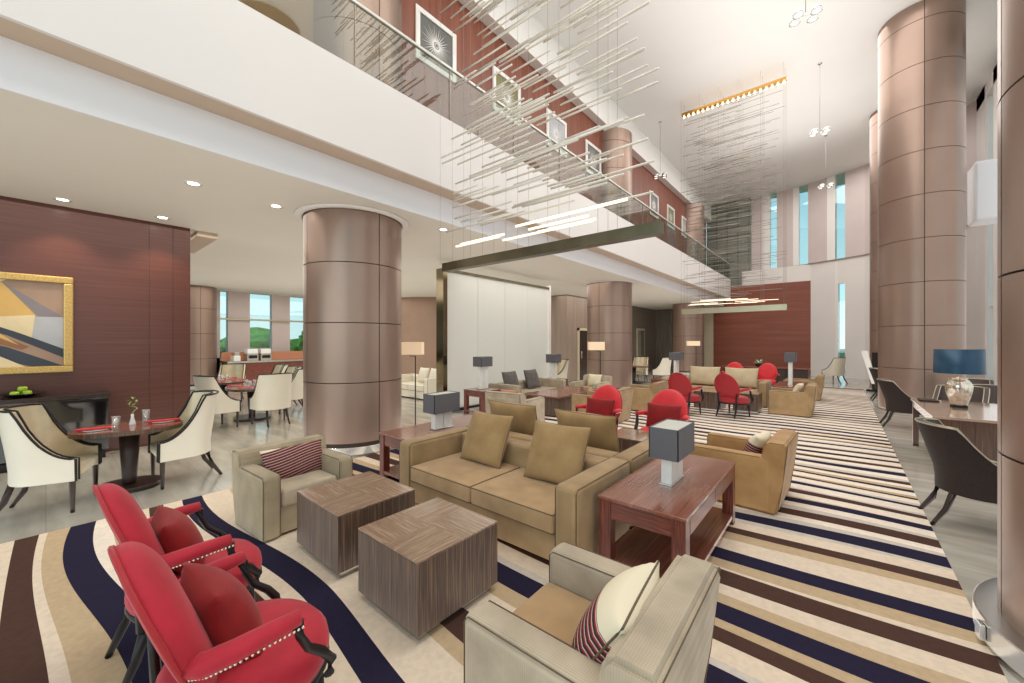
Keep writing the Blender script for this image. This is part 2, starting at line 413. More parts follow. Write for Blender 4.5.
# left wood wall
sbox('wall_left', -8.45, -8.15, -5, 1.52, 0, 3.45, mat='redwood')
g = MB()
for y in (-.9, 1.02, 1.3): g.box(-8.152, -8.147, y, y+.006, 0, 3.45)
struct(g.build('trim_6', 'darkgap'))
# far end
sbox('wall_far_wood', -5.2, -1.05, 23.0, 23.15, 0, 4.45, mat='farwood')
poly = [(-5.8, 23.5), (-3.46, 23.45), (-1.47, 23.2), (.81, 22.1), (2.2, 20.6), (3.2, 18.3)]
def wallseg(mb, p, q, z0, z1, t=.15):
    d = (Vector(q)-Vector(p)); nrm = Vector((d.y, -d.x)).normalized()*t   # towards the room is -n.. thickness goes outward
    o_ = -nrm
    mb.prism([p, q, (q[0]+o_.x, q[1]+o_.y), (p[0]+o_.x, p[1]+o_.y)], z0, z1)
def alongx(x):
    for (x0, y0), (x1, y1) in zip(poly, poly[1:]):
        if x0 <= x <= x1: return (x, y0+(y1-y0)*(x-x0)/(x1-x0))
w = MB(); lo = MB(); jm = MB()
xs = [-3.53, -3.04, -2.69, -2.4, -1.74, -1.51, -1.15, -.45, -.17, -.07, .17, .81, 2.2, 3.2]
kinds = ['w', 'j', 'g', 'w', 'j', 'g', 'w', 'j', 'g', 'g', 'w', 'w', 'w']
Z1 = 5.25
slit = []
for a, b_, k in zip(xs, xs[1:], kinds):
    if k == 'w': wallseg(w, alongx(a), alongx(b_), Z1, 9.)
    elif k == 'j': wallseg(jm, alongx(a), alongx(b_), Z1, 9.)
    else: slit.append((a, b_, Z1, 9.))
struct(w.build('wall_far_upper', 'pinkwall')); 
xs2 = [-5.8, -1.05, -.45, -.17, -.07, .17, .81, 2.2, 3.2]
kd = ['top', 'w', 'w', 'j', 'slit', 'w', 'w', 'w']
for a, b_, k in zip(xs2, xs2[1:], kd):
    z0 = {'top': 4.45, 'w': 0, 'j': 0, 'slit': 4.15}[k]
    wallseg(jm if k == 'j' else lo, alongx(a), alongx(b_), z0, Z1-.02)
struct(lo.build('wall_far_lower', 'whitewall')); struct(jm.build('trim_7', 'white'))
led = MB()
for a, b_ in ((-1.9, -1.15), (-1.15, -.45), (-.45, .81), (.81, 2.2), (2.2, 3.2), (-3.53, -1.9)):
    p, q = alongx(a), alongx(b_); d = Vector(q)-Vector(p); n_ = Vector((d.y, -d.x)).normalized()*.06
    led.prism([p, q, (q[0]+n_.x, q[1]+n_.y), (p[0]+n_.x, p[1]+n_.y)], Z1-.03, Z1)
struct(led.build('trim_8', 'fitting'))
gl = MB(); gl.box(-.07, .17, 22.5, 22.52, 0, 4.15); struct(gl.build('window_1', 'glass'))
i = 2
for a, b_, z0, z1 in slit:
    p, q = alongx(a), alongx(b_)
    gm = MB(); gm.prism([p, q, (q[0], q[1]+.02), (p[0], p[1]+.02)], z0, z1); struct(gm.build('window_%d' % i, 'glass')); i += 1
# grey grid panelling high on the far wall, left
gp = MB(); gp.box(-5.6, -3.5, 23.3, 23.45, 4.45, 9.); struct(gp.build('wall_far_grid', 'gridwall'))
gg = MB()
for k in range(9): gg.box(-5.6, -3.5, 23.28, 23.3, 4.9+k*.45, 4.915+k*.45)
for k in range(5): gg.box(-5.6+k*.5, -5.585+k*.5, 23.28, 23.3, 4.5, 9.)
struct(gg.build('trim_9', 'darkgap'))
gp = MB(); gp.box(-7.9, -5.2, 23.0, 23.1, 0, 3.45); struct(gp.build('wall_far_beige', 'beigewall'))
# hall block beyond the glass screen, with its door, and the dark passage wall
sbox('wall_hall_block', -9.7, -8.2, 13.15, 13.3, 0, 3.45, mat='taupewall')
sbox('wall_hall', -8.35, -8.2, 13.3, 19.4, 0, 3.45, mat='taupewall')
sbox('wall_passage', -8.4, -8.25, 19.4, 23.0, 0, 3.45, mat='darkwall')
sbox('wall_passage_end', -8.3, -7.3, 22.85, 22.98, 0, 3.45, mat='darkwall')
dr = struct(MB().box(-8.2, -8.17, 14.0, 15.1, 0, 2.05).build('door_1', 'darkwood'))
df = MB(); df.box(-8.2, -8.14, 13.9, 14.0, 0, 2.15); df.box(-8.2, -8.14, 15.1, 15.2, 0, 2.15); df.box(-8.2, -8.14, 13.9, 15.2, 2.05, 2.15)
df.build('door_frame', 'beigewall', dr)
MB().tube([(-8.13, 14.15, .9), (-8.13, 14.15, 1.2)], .015).build('door_handle', 'steel', dr)
# left restaurant window wall (faces +X) and the curved brown wall by the lounge
WX = -17.3
piers = [(-5, 2.2), (2.55, 4.08), (4.32, 5.02), (5.78, 6.44), (7.3, 7.9), (8.8, 9.6), (10.4, 24)]
pm = MB()
for a, b_ in piers: pm.box(WX-.25, WX, a, b_, 0, 3.45)
pm.box(WX-.25, WX, -5, 24, 0, 1.0)
struct(pm.build('wall_restaurant', 'pinkwall'))
k = 10
for (a, b_), (c_, d_) in zip(piers, piers[1:]):
    w_ = struct(MB().box(WX-.14, WX-.12, b_, c_, 1.0, 3.45).build('window_%d' % k, 'glass')); k += 1
    MB().box(WX-.16, WX-.06, b_, c_, 2.42, 2.47).build('window_bar', 'fitting', w_)
sbox('trim_10', WX, WX+.12, -5, 24, 2.40, 2.45, mat='fitting')
cw = MB(); cw.lathe([(3.2, 0), (3.2, 3.45)], 24, (-15.2, 12.6), R(-120), R(-20)); struct(cw.build('wall_lounge_curve', 'brownwall'))
# right facade: white piers and tall glazing
fm = MB(); k = 20
y = -4.6; pk = []
while y < 18.2:
    pk.append((y, min(y+1.2, 18.3))); y += 2.0
for a, b_ in pk: fm.box(3.2, 3.5, a, b_, 0, 9.)
fm.box(3.2, 3.5, -4.6, 18.3, 8.6, 9.)
struct(fm.build('wall_right', 'whitewall'))
for (a, b_), (c_, d_) in zip(pk, pk[1:]):
    w_ = struct(MB().box(3.33, 3.35, b_, c_, 0, 8.6).build('window_%d' % k, 'glass')); k += 1
    mu = MB(); mu.box(3.25, 3.4, b_, b_+.07, 0, 8.6); mu.box(3.25, 3.4, c_-.07, c_, 0, 8.6)
    for z in (2.6, 5.2): mu.box(3.27, 3.39, b_, c_, z, z+.05)
    mu.build('window_frame', 'white', w_)
struct(MB().box(2.35, 3.2, 13.6, 14.3, 4.35, 5.7, bev=.05).build('wall_right_bulkhead', 'riser'))

# columns: curved metal panels with real joints over a dark core
def column(x, y, z1, pitch, z0, label, r=.70, base_r=None, zs=0., cap=None):
    t = thing('column', (x, y, 0), 0, label, 'column', None)
    MB().lathe([(r-.02, 0), (r-.02, z1)], 48).build('core', 'darkgap', t)
    pm = MB(); z = zs
    while z < z1-.02:
        za = z+.006; zb = min(z+pitch-.006, z1-.004)
        for q in range(4):
            a0 = q*PI/2+.008; a1 = (q+1)*PI/2-.008
            pr = [(r-.02, za), (r, za), (r, zb), (r-.02, zb)]
            pm.lathe(pr, 20, (0, 0), a0, a1)
        z += pitch
    smooth_angle(pm.build('panel_cladding', 'column', t), 30)
    br = base_r or r
    smooth_angle(MB().lathe([(br-.01, 0), (br-.01, z0-.006), (br-.016, z0), (r-.03, z0+.002)], 64).build('plinth', 'steel', t), 40)
    if cap: MB().lathe([(r+.02, cap-.03), (r+.11, cap-.03), (r+.12, cap-.004), (r+.02, cap-.004)], 48).build('ceiling_ring', 'white', t)
    return t
column(-5.74, 3.06, 8.09, .835, .14, 'tall brown metal-clad round column beside the near left armchair', zs=.19, cap=3.45)
column(-5.66, 11.6, 8.09, .835, .14, 'brown round column behind the middle seating, slim floor lamp before it', zs=.19, cap=3.45)
column(-5.66, 20.1, 8.09, .835, .14, 'distant brown round column left of the red-brown far wall panel', zs=.19, cap=3.45)
column(1.36, 3.28, 8.99, .95, .15, 'nearest right-hand round column, cut by the right edge, steel ring foot', base_r=.80, zs=.05)
column(1.40, 12.9, 8.99, .95, .12, 'tall brown round column behind the desk with the blue lamp', zs=.05)
column(1.45, 17.5, 8.99, .95, .12, 'far right round column half hidden behind a taller-looking one', zs=.05)
column(-16.7, 3.28, 3.44, .835, .14, 'brown round column by the restaurant windows, right of the wood wall', zs=.19, r=.55)
# socket plate on the steel ring
mt = Matrix.Translation((1.36, 3.28, 0)) @ Matrix.Rotation(R(188), 4, 'Z')
sk = MB(); sk.box(.79, .812, -.03, .03, .04, .12, .004, 2, mt); tag(sk.build('socket_plate', 'steel'), 'small square metal socket plate on the steel column ring', 'socket')

# balcony railing: one glass railing thing
rl = thing('glass_railing', (-4.40, 9, 4.7), 0, 'long glass balustrade with steel handrail along the upper balcony', 'railing')
y = -5.0
while y < 22.9:
    MB().box(-.006, .006, y-9+.01, min(y+1.46, 22.95)-9-.01, .14, .90).build('glass_pane', 'raildglass', rl)
    MB().box(-.008, .008, y-9-.006, y-9+.006, .14, .90).build('post', 'wire', rl); y += 1.47
MB().box(-.022, .022, -14, 13.9, .895, .935, bev=.008).build('handrail', 'railmetal', rl)
# carpet, real strips
def wav(x, y):
    f = 1. if x < -2.5 else max(.25, 1-(x+2.5)/2.2*.75)
    f *= 1. if y > .15 else max(.12, (y+.12)/.25)
    if y > 5: f *= .6
    return (.09*math.sin(2*PI*(x+3.35)/3.8+y*.30)*f + .035*math.sin(x*2.1+y*1.7)*max(0, min(1, y-1.)))
cols = {'c': rgb(216, 198, 176), 't': rgb(186, 162, 130), 'b': rgb(76, 54, 46), 'n': rgb(38, 34, 54), 'g': rgb(196, 186, 174), 'w': rgb(228, 214, 198)}
CM = {k_: plain('carpet_'+k_, v, .95, spec=.1, noise=.07, nscale=30, bump=.5, bscale=260) for k_, v in cols.items()}
seq = [(-1.9, 'c'), (-1.45, 'b'), (-1.2, 'c'), (-.98, 'n'), (-.78, 't'), (-.62, 'c'), (-.16, 'b'), (-.02, 'c'), (.03, 't'), (.17, 'n'), (.33, 'w'), (.44, 't'), (.54, 'c'), (.68, 'b'), (.78, 'c'),
       (.93, 'n'), (1.09, 'c'), (1.34, 't'), (1.44, 'b'), (1.62, 'c'), (1.82, 't'), (1.94, 'n'), (2.1, 'g'), (2.16, 'c'), (2.3, 'b'), (2.42, 't'), (2.5, 'n'), (2.66, 't'), (2.77, 'c'), (2.89, 'b'), (3.06, 'c'), (3.12, 't'),
       (3.21, 'n'), (3.39, 'c'), (3.60, 't'), (3.70, 'b'), (3.84, 'c'), (3.95, 'g'), (4.02, 'n'), (4.20, 'g'), (4.25, 'w'), (4.38, 'b'), (4.52, 'g'), (4.60, 'w')]
pat = [('n', .10), ('t', .05), ('w', .14), ('b', .11), ('g', .07), ('w', .14), ('n', .11), ('g', .06), ('w', .12), ('b', .09), ('t', .05), ('w', .15)]
y = 4.74; k = 0
while y < 17.2:
    c_, w_ = pat[k % len(pat)]; seq.append((y, c_)); y += w_*random.uniform(.85, 1.2); k += 1
seq.append((17.5, 'end'))
cp = bmesh.new(); names = list(CM.keys()); NX = 90; X0, X1 = -5.04, .6
def yk(b0, x, i):
    if i == 0: return -1.9
    if i == len(seq)-1: return 17.4+.0*x
    return b0+wav(x, b0)+.018*math.sin(x*1.3+i*2.4)*(1 if b0 > 2.8 else .2)
prev = None
for i in range(len(seq)):
    row = [cp.verts.new((X0+(X1-X0)*j/NX, min(17.4, yk(seq[i][0], X0+(X1-X0)*j/NX, i)), .014)) for j in range(NX+1)]
    if prev:
        for j in range(NX):
            f = cp.faces.new((prev[j], prev[j+1], row[j+1], row[j])); f.material_index = names.index(seq[i-1][1])
    prev = row
    first = row if i == 0 else first
# edge skirts
for (a, b_) in (((X0, -1.9), (X0, 17.4)), ((X1, 17.4), (X1, -1.9)), ((X1, -1.9), (X0, -1.9)), ((X0, 17.4), (X1, 17.4))):
    vs = [cp.verts.new((a[0], a[1], .014)), cp.verts.new((b_[0], b_[1], .014)), cp.verts.new((b_[0], b_[1], .0)), cp.verts.new((a[0], a[1], .0))]
    cp.faces.new(vs)
me = bpy.data.meshes.new('carpet'); cp.to_mesh(me); cp.free()
for k_ in names: me.materials.append(CM[k_])
carpet = bpy.data.objects.new('carpet', me); COL.objects.link(carpet)
tag(carpet, 'large carpet with wavy navy, brown, tan and cream stripes', 'carpet')
CZ = .014

# ------------------------------------------------------------------ FURNITURE
def pipe_rect(mb, x0, x1, y0, y1, z, r=.005, ax='z'):
    mb.tube([(x0, y0, z), (x1, y0, z), (x1, y1, z), (x0, y1, z)], r, 6, closed=True)
def arm_panel(mb, x0, x1, y0, y1, z0, z1, bev=.035): mb.box(x0, x1, y0, y1, z0, z1, bev, 4)
def armchair(label, mat, seatmat, loc, rz, W=.80, D=.84, H=.52, B=.66):
    """faces +Y, origin on the floor under its centre"""
    t = thing('armchair', loc, rz, label, 'armchair')
    a = .145; hw = W/2; hd = D/2
    rbox('base', -hw+a-.01, hw-a+.01, -hd+.12, hd-.03, .02, .25, mat, t, .015)
    for s in (-1, 1):
        m_ = MB(); x0, x1 = (s*hw, s*(hw-a)) if s < 0 else (hw-a, hw)
        m_.box(x0, x1, -hd+.06, hd, .0, H, .04, 4); o = smooth_angle(m_.build('armrest', mat, t), 50)
        p = MB()
        for xx in (x0+.010, x1-.010):
            p.tube([(xx, -hd+.16, H-.010), (xx, hd-.030, H-.010), (xx, hd-.010, H-.034), (xx, hd-.010, .03)], .0028, 6)
        p.build('piping', 'pipe', o)
    # reclined back with a thick flat top
    prof = [(-hd+.03, .0), (-hd-.02, .30), (-hd-.06, B-.03), (-hd-.045, B), (-hd+.10, B), (-hd+.125, B-.03), (-hd+.19, .30), (-hd+.19, .0)]
    bm_ = MB(); xl = -hw+.003; xr = hw-.003
    pts = [(xl, y_, z_) for y_, z_ in prof]+[(xr, y_, z_) for y_, z_ in prof]; n_ = len(prof)
    bm_.poly(pts, [tuple(range(n_)), tuple(range(2*n_-1, n_-1, -1))]+[(i_, (i_+1) % n_, n_+(i_+1) % n_, n_+i_) for i_ in range(n_)])
    bmesh.ops.bevel(bm_.bm, geom=list(bm_.bm.edges), offset=.018, segments=2, affect='EDGES')
    o = smooth_angle(bm_.build('backrest', mat, t), 45)
    p = MB()
    p.tube([(xl+.012, -hd-.052, B-.012), (xr-.012, -hd-.052, B-.012)], .0028, 6); p.tube([(xl+.012, -hd+.02, .03), (xl+.012, -hd-.02, .30), (xl+.012, -hd-.055, B-.015)], .0028, 6)
    p.tube([(xr-.012, -hd+.02, .03), (xr-.012, -hd-.02, .30), (xr-.012, -hd-.055, B-.015)], .0028, 6)
    p.build('piping', 'pipe', o)
    sc = rbox('seat_cushion', -hw+a+.004, hw-a-.004, -hd+.20, hd-.01, .235, .375, seatmat, t, .03, 4)
    return t
def sofa(label, mat, seatmat, loc, rz, W=2.05, D=.88, H=.60, B=.60, S=.38, n=2):
    t = thing('sofa', loc, rz, label, 'sofa')
    a = .19; hw = W/2; hd = D/2
    rbox('base', -hw+a-.01, hw-a+.01, -hd+.12, hd-.03, .03, .23, mat, t, .015)
    for s in (-1, 1):
        x0, x1 = (-hw, -hw+a) if s < 0 else (hw-a, hw)
        m_ = MB(); m_.box(x0, x1, -hd, hd, .0, H, .045, 4); o = smooth_angle(m_.build('armrest', mat, t), 50)
        p = MB()
        for xx in (x0+.012, x1-.012):
            p.tube([(xx, -hd+.02, H-.012), (xx, hd-.034, H-.012), (xx, hd-.011, H-.038), (xx, hd-.011, .03)], .0032, 6)
        p.build('piping', 'pipe', o)
    rbox('backrest', -hw+a-.02, hw-a+.02, -hd, -hd+.20, .03, B-.015, mat, t, .04, 4)
    sw = (W-2*a)/n
    for k_ in range(n):
        x0 = -hw+a+k_*sw; o = rbox('seat_cushion', x0+.003, x0+sw-.003, -hd+.19, hd-.005, S-.15, S, seatmat, t, .025, 4)
        p = MB(); pipe_rect(p, x0+.010, x0+sw-.010, -hd+.20, hd-.010, S-.010, .0045); pipe_rect(p, x0+.010, x0+sw-.010, -hd+.20, hd-.010, S-.14, .0045)
        p.build('piping', 'pipe', o)
    return t
def cushion(name, label, mat, loc, rot, w=.5, h=.5, t=.16, pipe='pipe', group=None, cat='cushion'):
    mb = MB(); mb.pillow(w, h, t)
    o = mb.build(name, mat, None, loc=loc, rot=rot); tag(o, label, cat, group)
    if pipe:
        p = MB(); n_ = 10; pts = []
        for i_ in range(n_): u = -1+2*i_/n_; pts.append((u*w/2, 0, -h/2*(1-.06*(1-u*u))))
        for i_ in range(n_): u = -1+2*i_/n_; pts.append((w/2*(1-.06*(1-u*u)), 0, u*h/2))
        for i_ in range(n_): u = 1-2*i_/n_; pts.append((u*w/2, 0, h/2*(1-.06*(1-u*u))))
        for i_ in range(n_): u = 1-2*i_/n_; pts.append((-w/2*(1-.06*(1-u*u)), 0, u*h/2))
        p.tube(pts, .0042, 6, closed=True); p.build('piping', pipe, o)
    return o
# ---- cube tables
def cube_table(label, x0, x1, y0, y1, h=.45, rz=0):
    cx, cy = (x0+x1)/2, (y0+y1)/2; hx, hy = (x1-x0)/2, (y1-y0)/2
    t = thing('cube_table', (cx, cy, CZ), rz, label, 'coffee table')
    MB().box(-hx+.03, hx-.03, -hy+.03, hy-.03, 0, .05).build('plinth', 'steel', t)
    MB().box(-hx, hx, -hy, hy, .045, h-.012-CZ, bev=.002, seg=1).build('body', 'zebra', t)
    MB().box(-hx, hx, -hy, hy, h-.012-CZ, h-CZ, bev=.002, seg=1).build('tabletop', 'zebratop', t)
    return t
cube_table('nearest cube table in striped dark wood, between the grey armchair and red chairs', -2.28, -1.68, 1.24, 1.86)
cube_table('striped dark wood cube table in front of the left armchair, second of the pair', -3.20, -2.54, 1.24, 1.85)
cube_table('low dark cube table partly hidden behind the sofa, before two buttoned red chairs', -2.22, -1.66, 4.42, 4.95)
cube_table('far cube table between two red-backed chairs and the far sofa', -2.62, -2.06, 9.75, 10.3)
cube_table('far cube table beside the right-hand red-backed chair, before the far sofa', -1.85, -1.36, 9.95, 10.5)
# ---- club armchairs
armchair('grey-beige armchair with a red striped cushion, left of the cube tables', 'taupeweave', 'greyweave', (-3.77, 1.45, CZ), R(-87), D=.62, B=.63, W=.77)
armchair('ribbed grey-beige armchair at the bottom centre, nearest to the camera', 'greyweave', 'seatkhaki', (-.79, 1.43, CZ), R(91), W=.75, D=.72)
armchair('brown-sided armchair alone on the stripes, right of the lamp table', 'tanweave', 'seatkhaki', (-.80, 4.66, CZ), R(88), D=.80)
armchair('far tan armchair on the stripes beside the far white-based lamp', 'khaki', 'seatkhaki', (-.82, 10.57, CZ), R(90), W=.80, D=.78)
armchair('most distant tan armchair, beyond the far lamp table', 'khaki', 'seatkhaki', (-.80, 13.6, CZ), R(90))
armchair('pale armchair seen from its back in front of the charcoal-cushion sofa', 'greyweave', 'greyweave', (-4.72, 5.75, CZ), R(6))
armchair('tan armchair side-on at the long dark coffee table, behind the left buttoned red chair', 'khaki', 'greyweave', (-3.72, 7.25, CZ), R(92), D=.95)
armchair('tan armchair left of the far red-backed chair, behind the long coffee table', 'khaki', 'greyweave', (-3.55, 9.05, CZ), R(92))
armchair('armchair with pale cushions at the far end of the long coffee table', 'greyweave', 'seatkhaki', (-5.1, 9.35, CZ), R(180))
# ---- sofas
sofa('tan two-seat sofa with two olive cushions behind the cube tables', 'khaki', 'seatkhaki', (-2.36, 2.70, CZ), PI)
sofa('tan two-seat sofa standing back to back with the front sofa', 'khaki', 'seatkhaki', (-2.36, 3.60, CZ), 0)
sofa('far tan sofa with two large upright cushions, facing the cube tables', 'khaki', 'seatkhaki', (-2.36, 11.50, CZ), PI)
sofa('grey sofa with charcoal cushions against the etched glass screen', 'greyweave', 'greyweave', (-6.02, 7.85, 0), R(-90), W=2.1, D=.9)
sofa('white sofa in the distance between the left column and glass screen', 'cream', 'cream', (-9.35, 7.0, 0), PI, W=1.8)
# ---- sofa cushions
cushion('throw_cushion', 'square olive cushion on the front sofa, left one', 'cushion', (-2.74, 2.86, .625), (R(24), 0, R(180)), .55, .52, .17, group=None)
cushion('throw_cushion', 'square olive cushion on the front sofa, right one', 'cushion', (-1.90, 2.87, .625), (R(24), 0, R(184)), .56, .52, .17)
cushion('throw_cushion', 'olive cushion on the rear sofa, top showing behind the left front cushion', 'cushion', (-2.94, 3.56, .64), (R(18), 0, R(0)), .72, .52, .18)
cushion('throw_cushion', 'olive cushion on the rear sofa, top showing nearest the lamp', 'cushion', (-1.98, 3.56, .64), (R(18), 0, R(0)), .70, .52, .18)
cushion('throw_cushion', 'large pale tan cushion on the far sofa, left one', 'paletan', (-2.86, 11.66, .66), (R(14), 0, PI), .78, .52, .2)
cushion('throw_cushion', 'large pale tan cushion on the far sofa, right one', 'paletan', (-1.98, 11.66, .66), (R(14), 0, PI), .78, .52, .2)
cushion('throw_cushion', 'charcoal cushion on the sofa by the glass screen, left one', 'greycushion', (-6.15, 7.30, .63), (R(20), 0, R(-90)), .52, .50, .16)
cushion('throw_cushion', 'charcoal cushion on the sofa by the glass screen, right one', 'greycushion', (-6.15, 8.15, .63), (R(20), 0, R(-90)), .52, .50, .16)
cushion('throw_cushion', 'oblong cushion with red, white and black wavy stripes on the left armchair', 'stripe', (-3.84, 1.47, .50), (R(20), 0, R(-87)), .54, .30, .14, None)
cushion('throw_cushion', 'cream and red striped cushion on the armchair nearest the camera', 'stripehalf', (-.655, 1.40, .535), (R(34), 0, R(96)), .46, .36, .19)
cushion('throw_cushion', 'small cream and red cushion on the brown-sided armchair', 'stripehalf', (-.66, 4.68, .51), (R(24), 0, R(80)), .40, .34, .15, None)
cushion('throw_cushion', 'small cream cushion on the far tan armchair by the far lamp', 'ivory', (-.70, 10.5, .55), (R(20), 0, R(80)), .36, .30, .13, None)
cushion('throw_cushion', 'pale cushion on the armchair beyond the long coffee table', 'ivory', (-5.08, 9.53, .55), (R(16), 0, R(176)), .40, .34, .14, None)
cushion('throw_cushion', 'rust-coloured cushion on the pale armchair facing the charcoal-cushion sofa', 'orangepanel', (-4.74, 5.62, .53), (R(16), 0, R(4)), .42, .34, .13, None)
cushion('throw_cushion', 'white cushion on the distant white sofa, left one', 'cream', (-9.35, 7.12, .62), (R(16), 0, R(180)), .44, .44, .15, None)
cushion('throw_cushion', 'white cushion at the right arm of the distant white sofa', 'cream', (-8.85, 7.12, .62), (R(16), 0, R(180)), .44, .44, .15, None)
# ---- end tables with drawer, shelf
def end_table(label, x0, x1, y0, y1, h=.54, z=CZ):
    cx, cy = (x0+x1)/2, (y0+y1)/2; hx, hy = (x1-x0)/2, (y1-y0)/2; H = h-z
    t = thing('end_table', (cx, cy, z), 0, label, 'side table')
    MB().box(-hx, hx, -hy, hy, H-.022, H, bev=.003, seg=1).build('tabletop', 'rosetop', t)
    L = .085
    for sx in (-1, 1):
        for sy in (-1, 1):
            xa = sx*(hx-.006) - (L if sx > 0 else 0); ya = sy*(hy-.006) - (L if sy > 0 else 0)
            MB().box(xa, xa+L, ya, ya+L, 0, H-.022, bev=.003, seg=1).build('leg', 'rosewood', t)
    A = .12
    for sy in (-1, 1):
        yy = sy*(hy-.016); MB().box(-hx+L, hx-L, min(yy, yy-sy*.02), max(yy, yy-sy*.02), H-.022-A, H-.022).build('apron', 'rosewood_h', t)
    for sx in (-1, 1):
        xx = sx*(hx-.012); dv = MB(); dv.box(min(xx, xx-sx*.02), max(xx, xx-sx*.02), -hy+L, hy-L, H-.022-A, H-.022); dv.build('apron', 'rosewood_h', t)
        for k_ in (0, 1):
            ya = -hy+L+.01 if k_ == 0 else .004; yb = -.004 if k_ == 0 else hy-L-.01
            MB().box(min(xx, xx+sx*.008), max(xx, xx+sx*.008), ya, yb, H-.022-A+.01, H-.03, bev=.002, seg=1).build('drawer', 'rosewood_h', t)
    MB().box(-hx+.01, hx-.01, -hy+.01, hy-.01, .06, .09).build('shelf', 'rosetop', t)
    return t
end_table('rosewood side table with drawers and lower shelf, right of the front sofa', -1.285, -.70, 2.45, 3.90)
end_table('rosewood side table at the left end of the front sofa', -4.13, -3.46, 2.50, 3.95)
end_table('far reddish side table carrying the far white-based lamp', -1.24, -.62, 11.15, 12.7)
end_table('small red-brown side table in front of the etched glass screen, lamp on it', -6.42, -5.80, 5.97, 6.55, z=0)
end_table('side table at the left end of the far sofa, lamp on it', -4.1, -3.5, 11.0, 12.4)
end_table('side table at the far end of the charcoal-cushion sofa', -6.55, -5.95, 9.0, 9.6, z=0)
# ---- box lamps
def box_lamp(label, x, y, z, rz=0, w=.21, l=.40, hs=.22, hb=.21):
    t = thing('table_lamp', (x, y, z), rz, label, 'table lamp')
    MB().box(-.045, .045, -.15, .15, 0, .012, bev=.002, seg=1).build('foot', 'steel', t)
    MB().box(-.038, .038, -.135, -.006, .012, hb, bev=.004).build('base', 'marble', t)
    MB().box(-.038, .038, .006, .135, .012, hb, bev=.004).build('base', 'marble', t)
    MB().tube([(0, 0, hb-.02), (0, 0, hb+.12)], .008).build('stem', 'steel', t)
    s_ = MB(); 
    hx, hy = w/2, l/2
    for a_ in ((-hx, -hx+.006, -hy, hy), (hx-.006, hx, -hy, hy), (-hx, hx, -hy, -hy+.006), (-hx, hx, hy-.006, hy)): s_.box(*a_, hb-.005, hb+hs)
    o = s_.build('lamp_shade', 'lampshade', t)
    MB().box(-hx+.006, hx-.006, -hy+.006, hy-.006, hb+hs-.012, hb+hs-.006).build('diffuser', 'shadetop', o)
    return t
box_lamp('charcoal box-shade lamp on marble base, on the side table nearest the camera', -.98, 3.07, .54)
box_lamp('charcoal box-shade lamp on the side table left of the front sofa', -3.74, 3.12, .54)
box_lamp('charcoal box-shade lamp on the small table before the glass screen', -6.12, 6.28, .54, w=.26, l=.36, hs=.21, hb=.51)
box_lamp('charcoal box-shade lamp on the far side table, tall white base', -.95, 12.0, .54, hb=.55, hs=.23, w=.24, l=.36)
box_lamp('distant box-shade lamp beside the far sofa, left end', -3.72, 12.02, .54, hb=.52, hs=.22, w=.32, l=.34)
box_lamp('box-shade lamp at the far right end of the glass screen', -6.22, 9.25, .54, w=.28, l=.36, hs=.23, hb=.47)

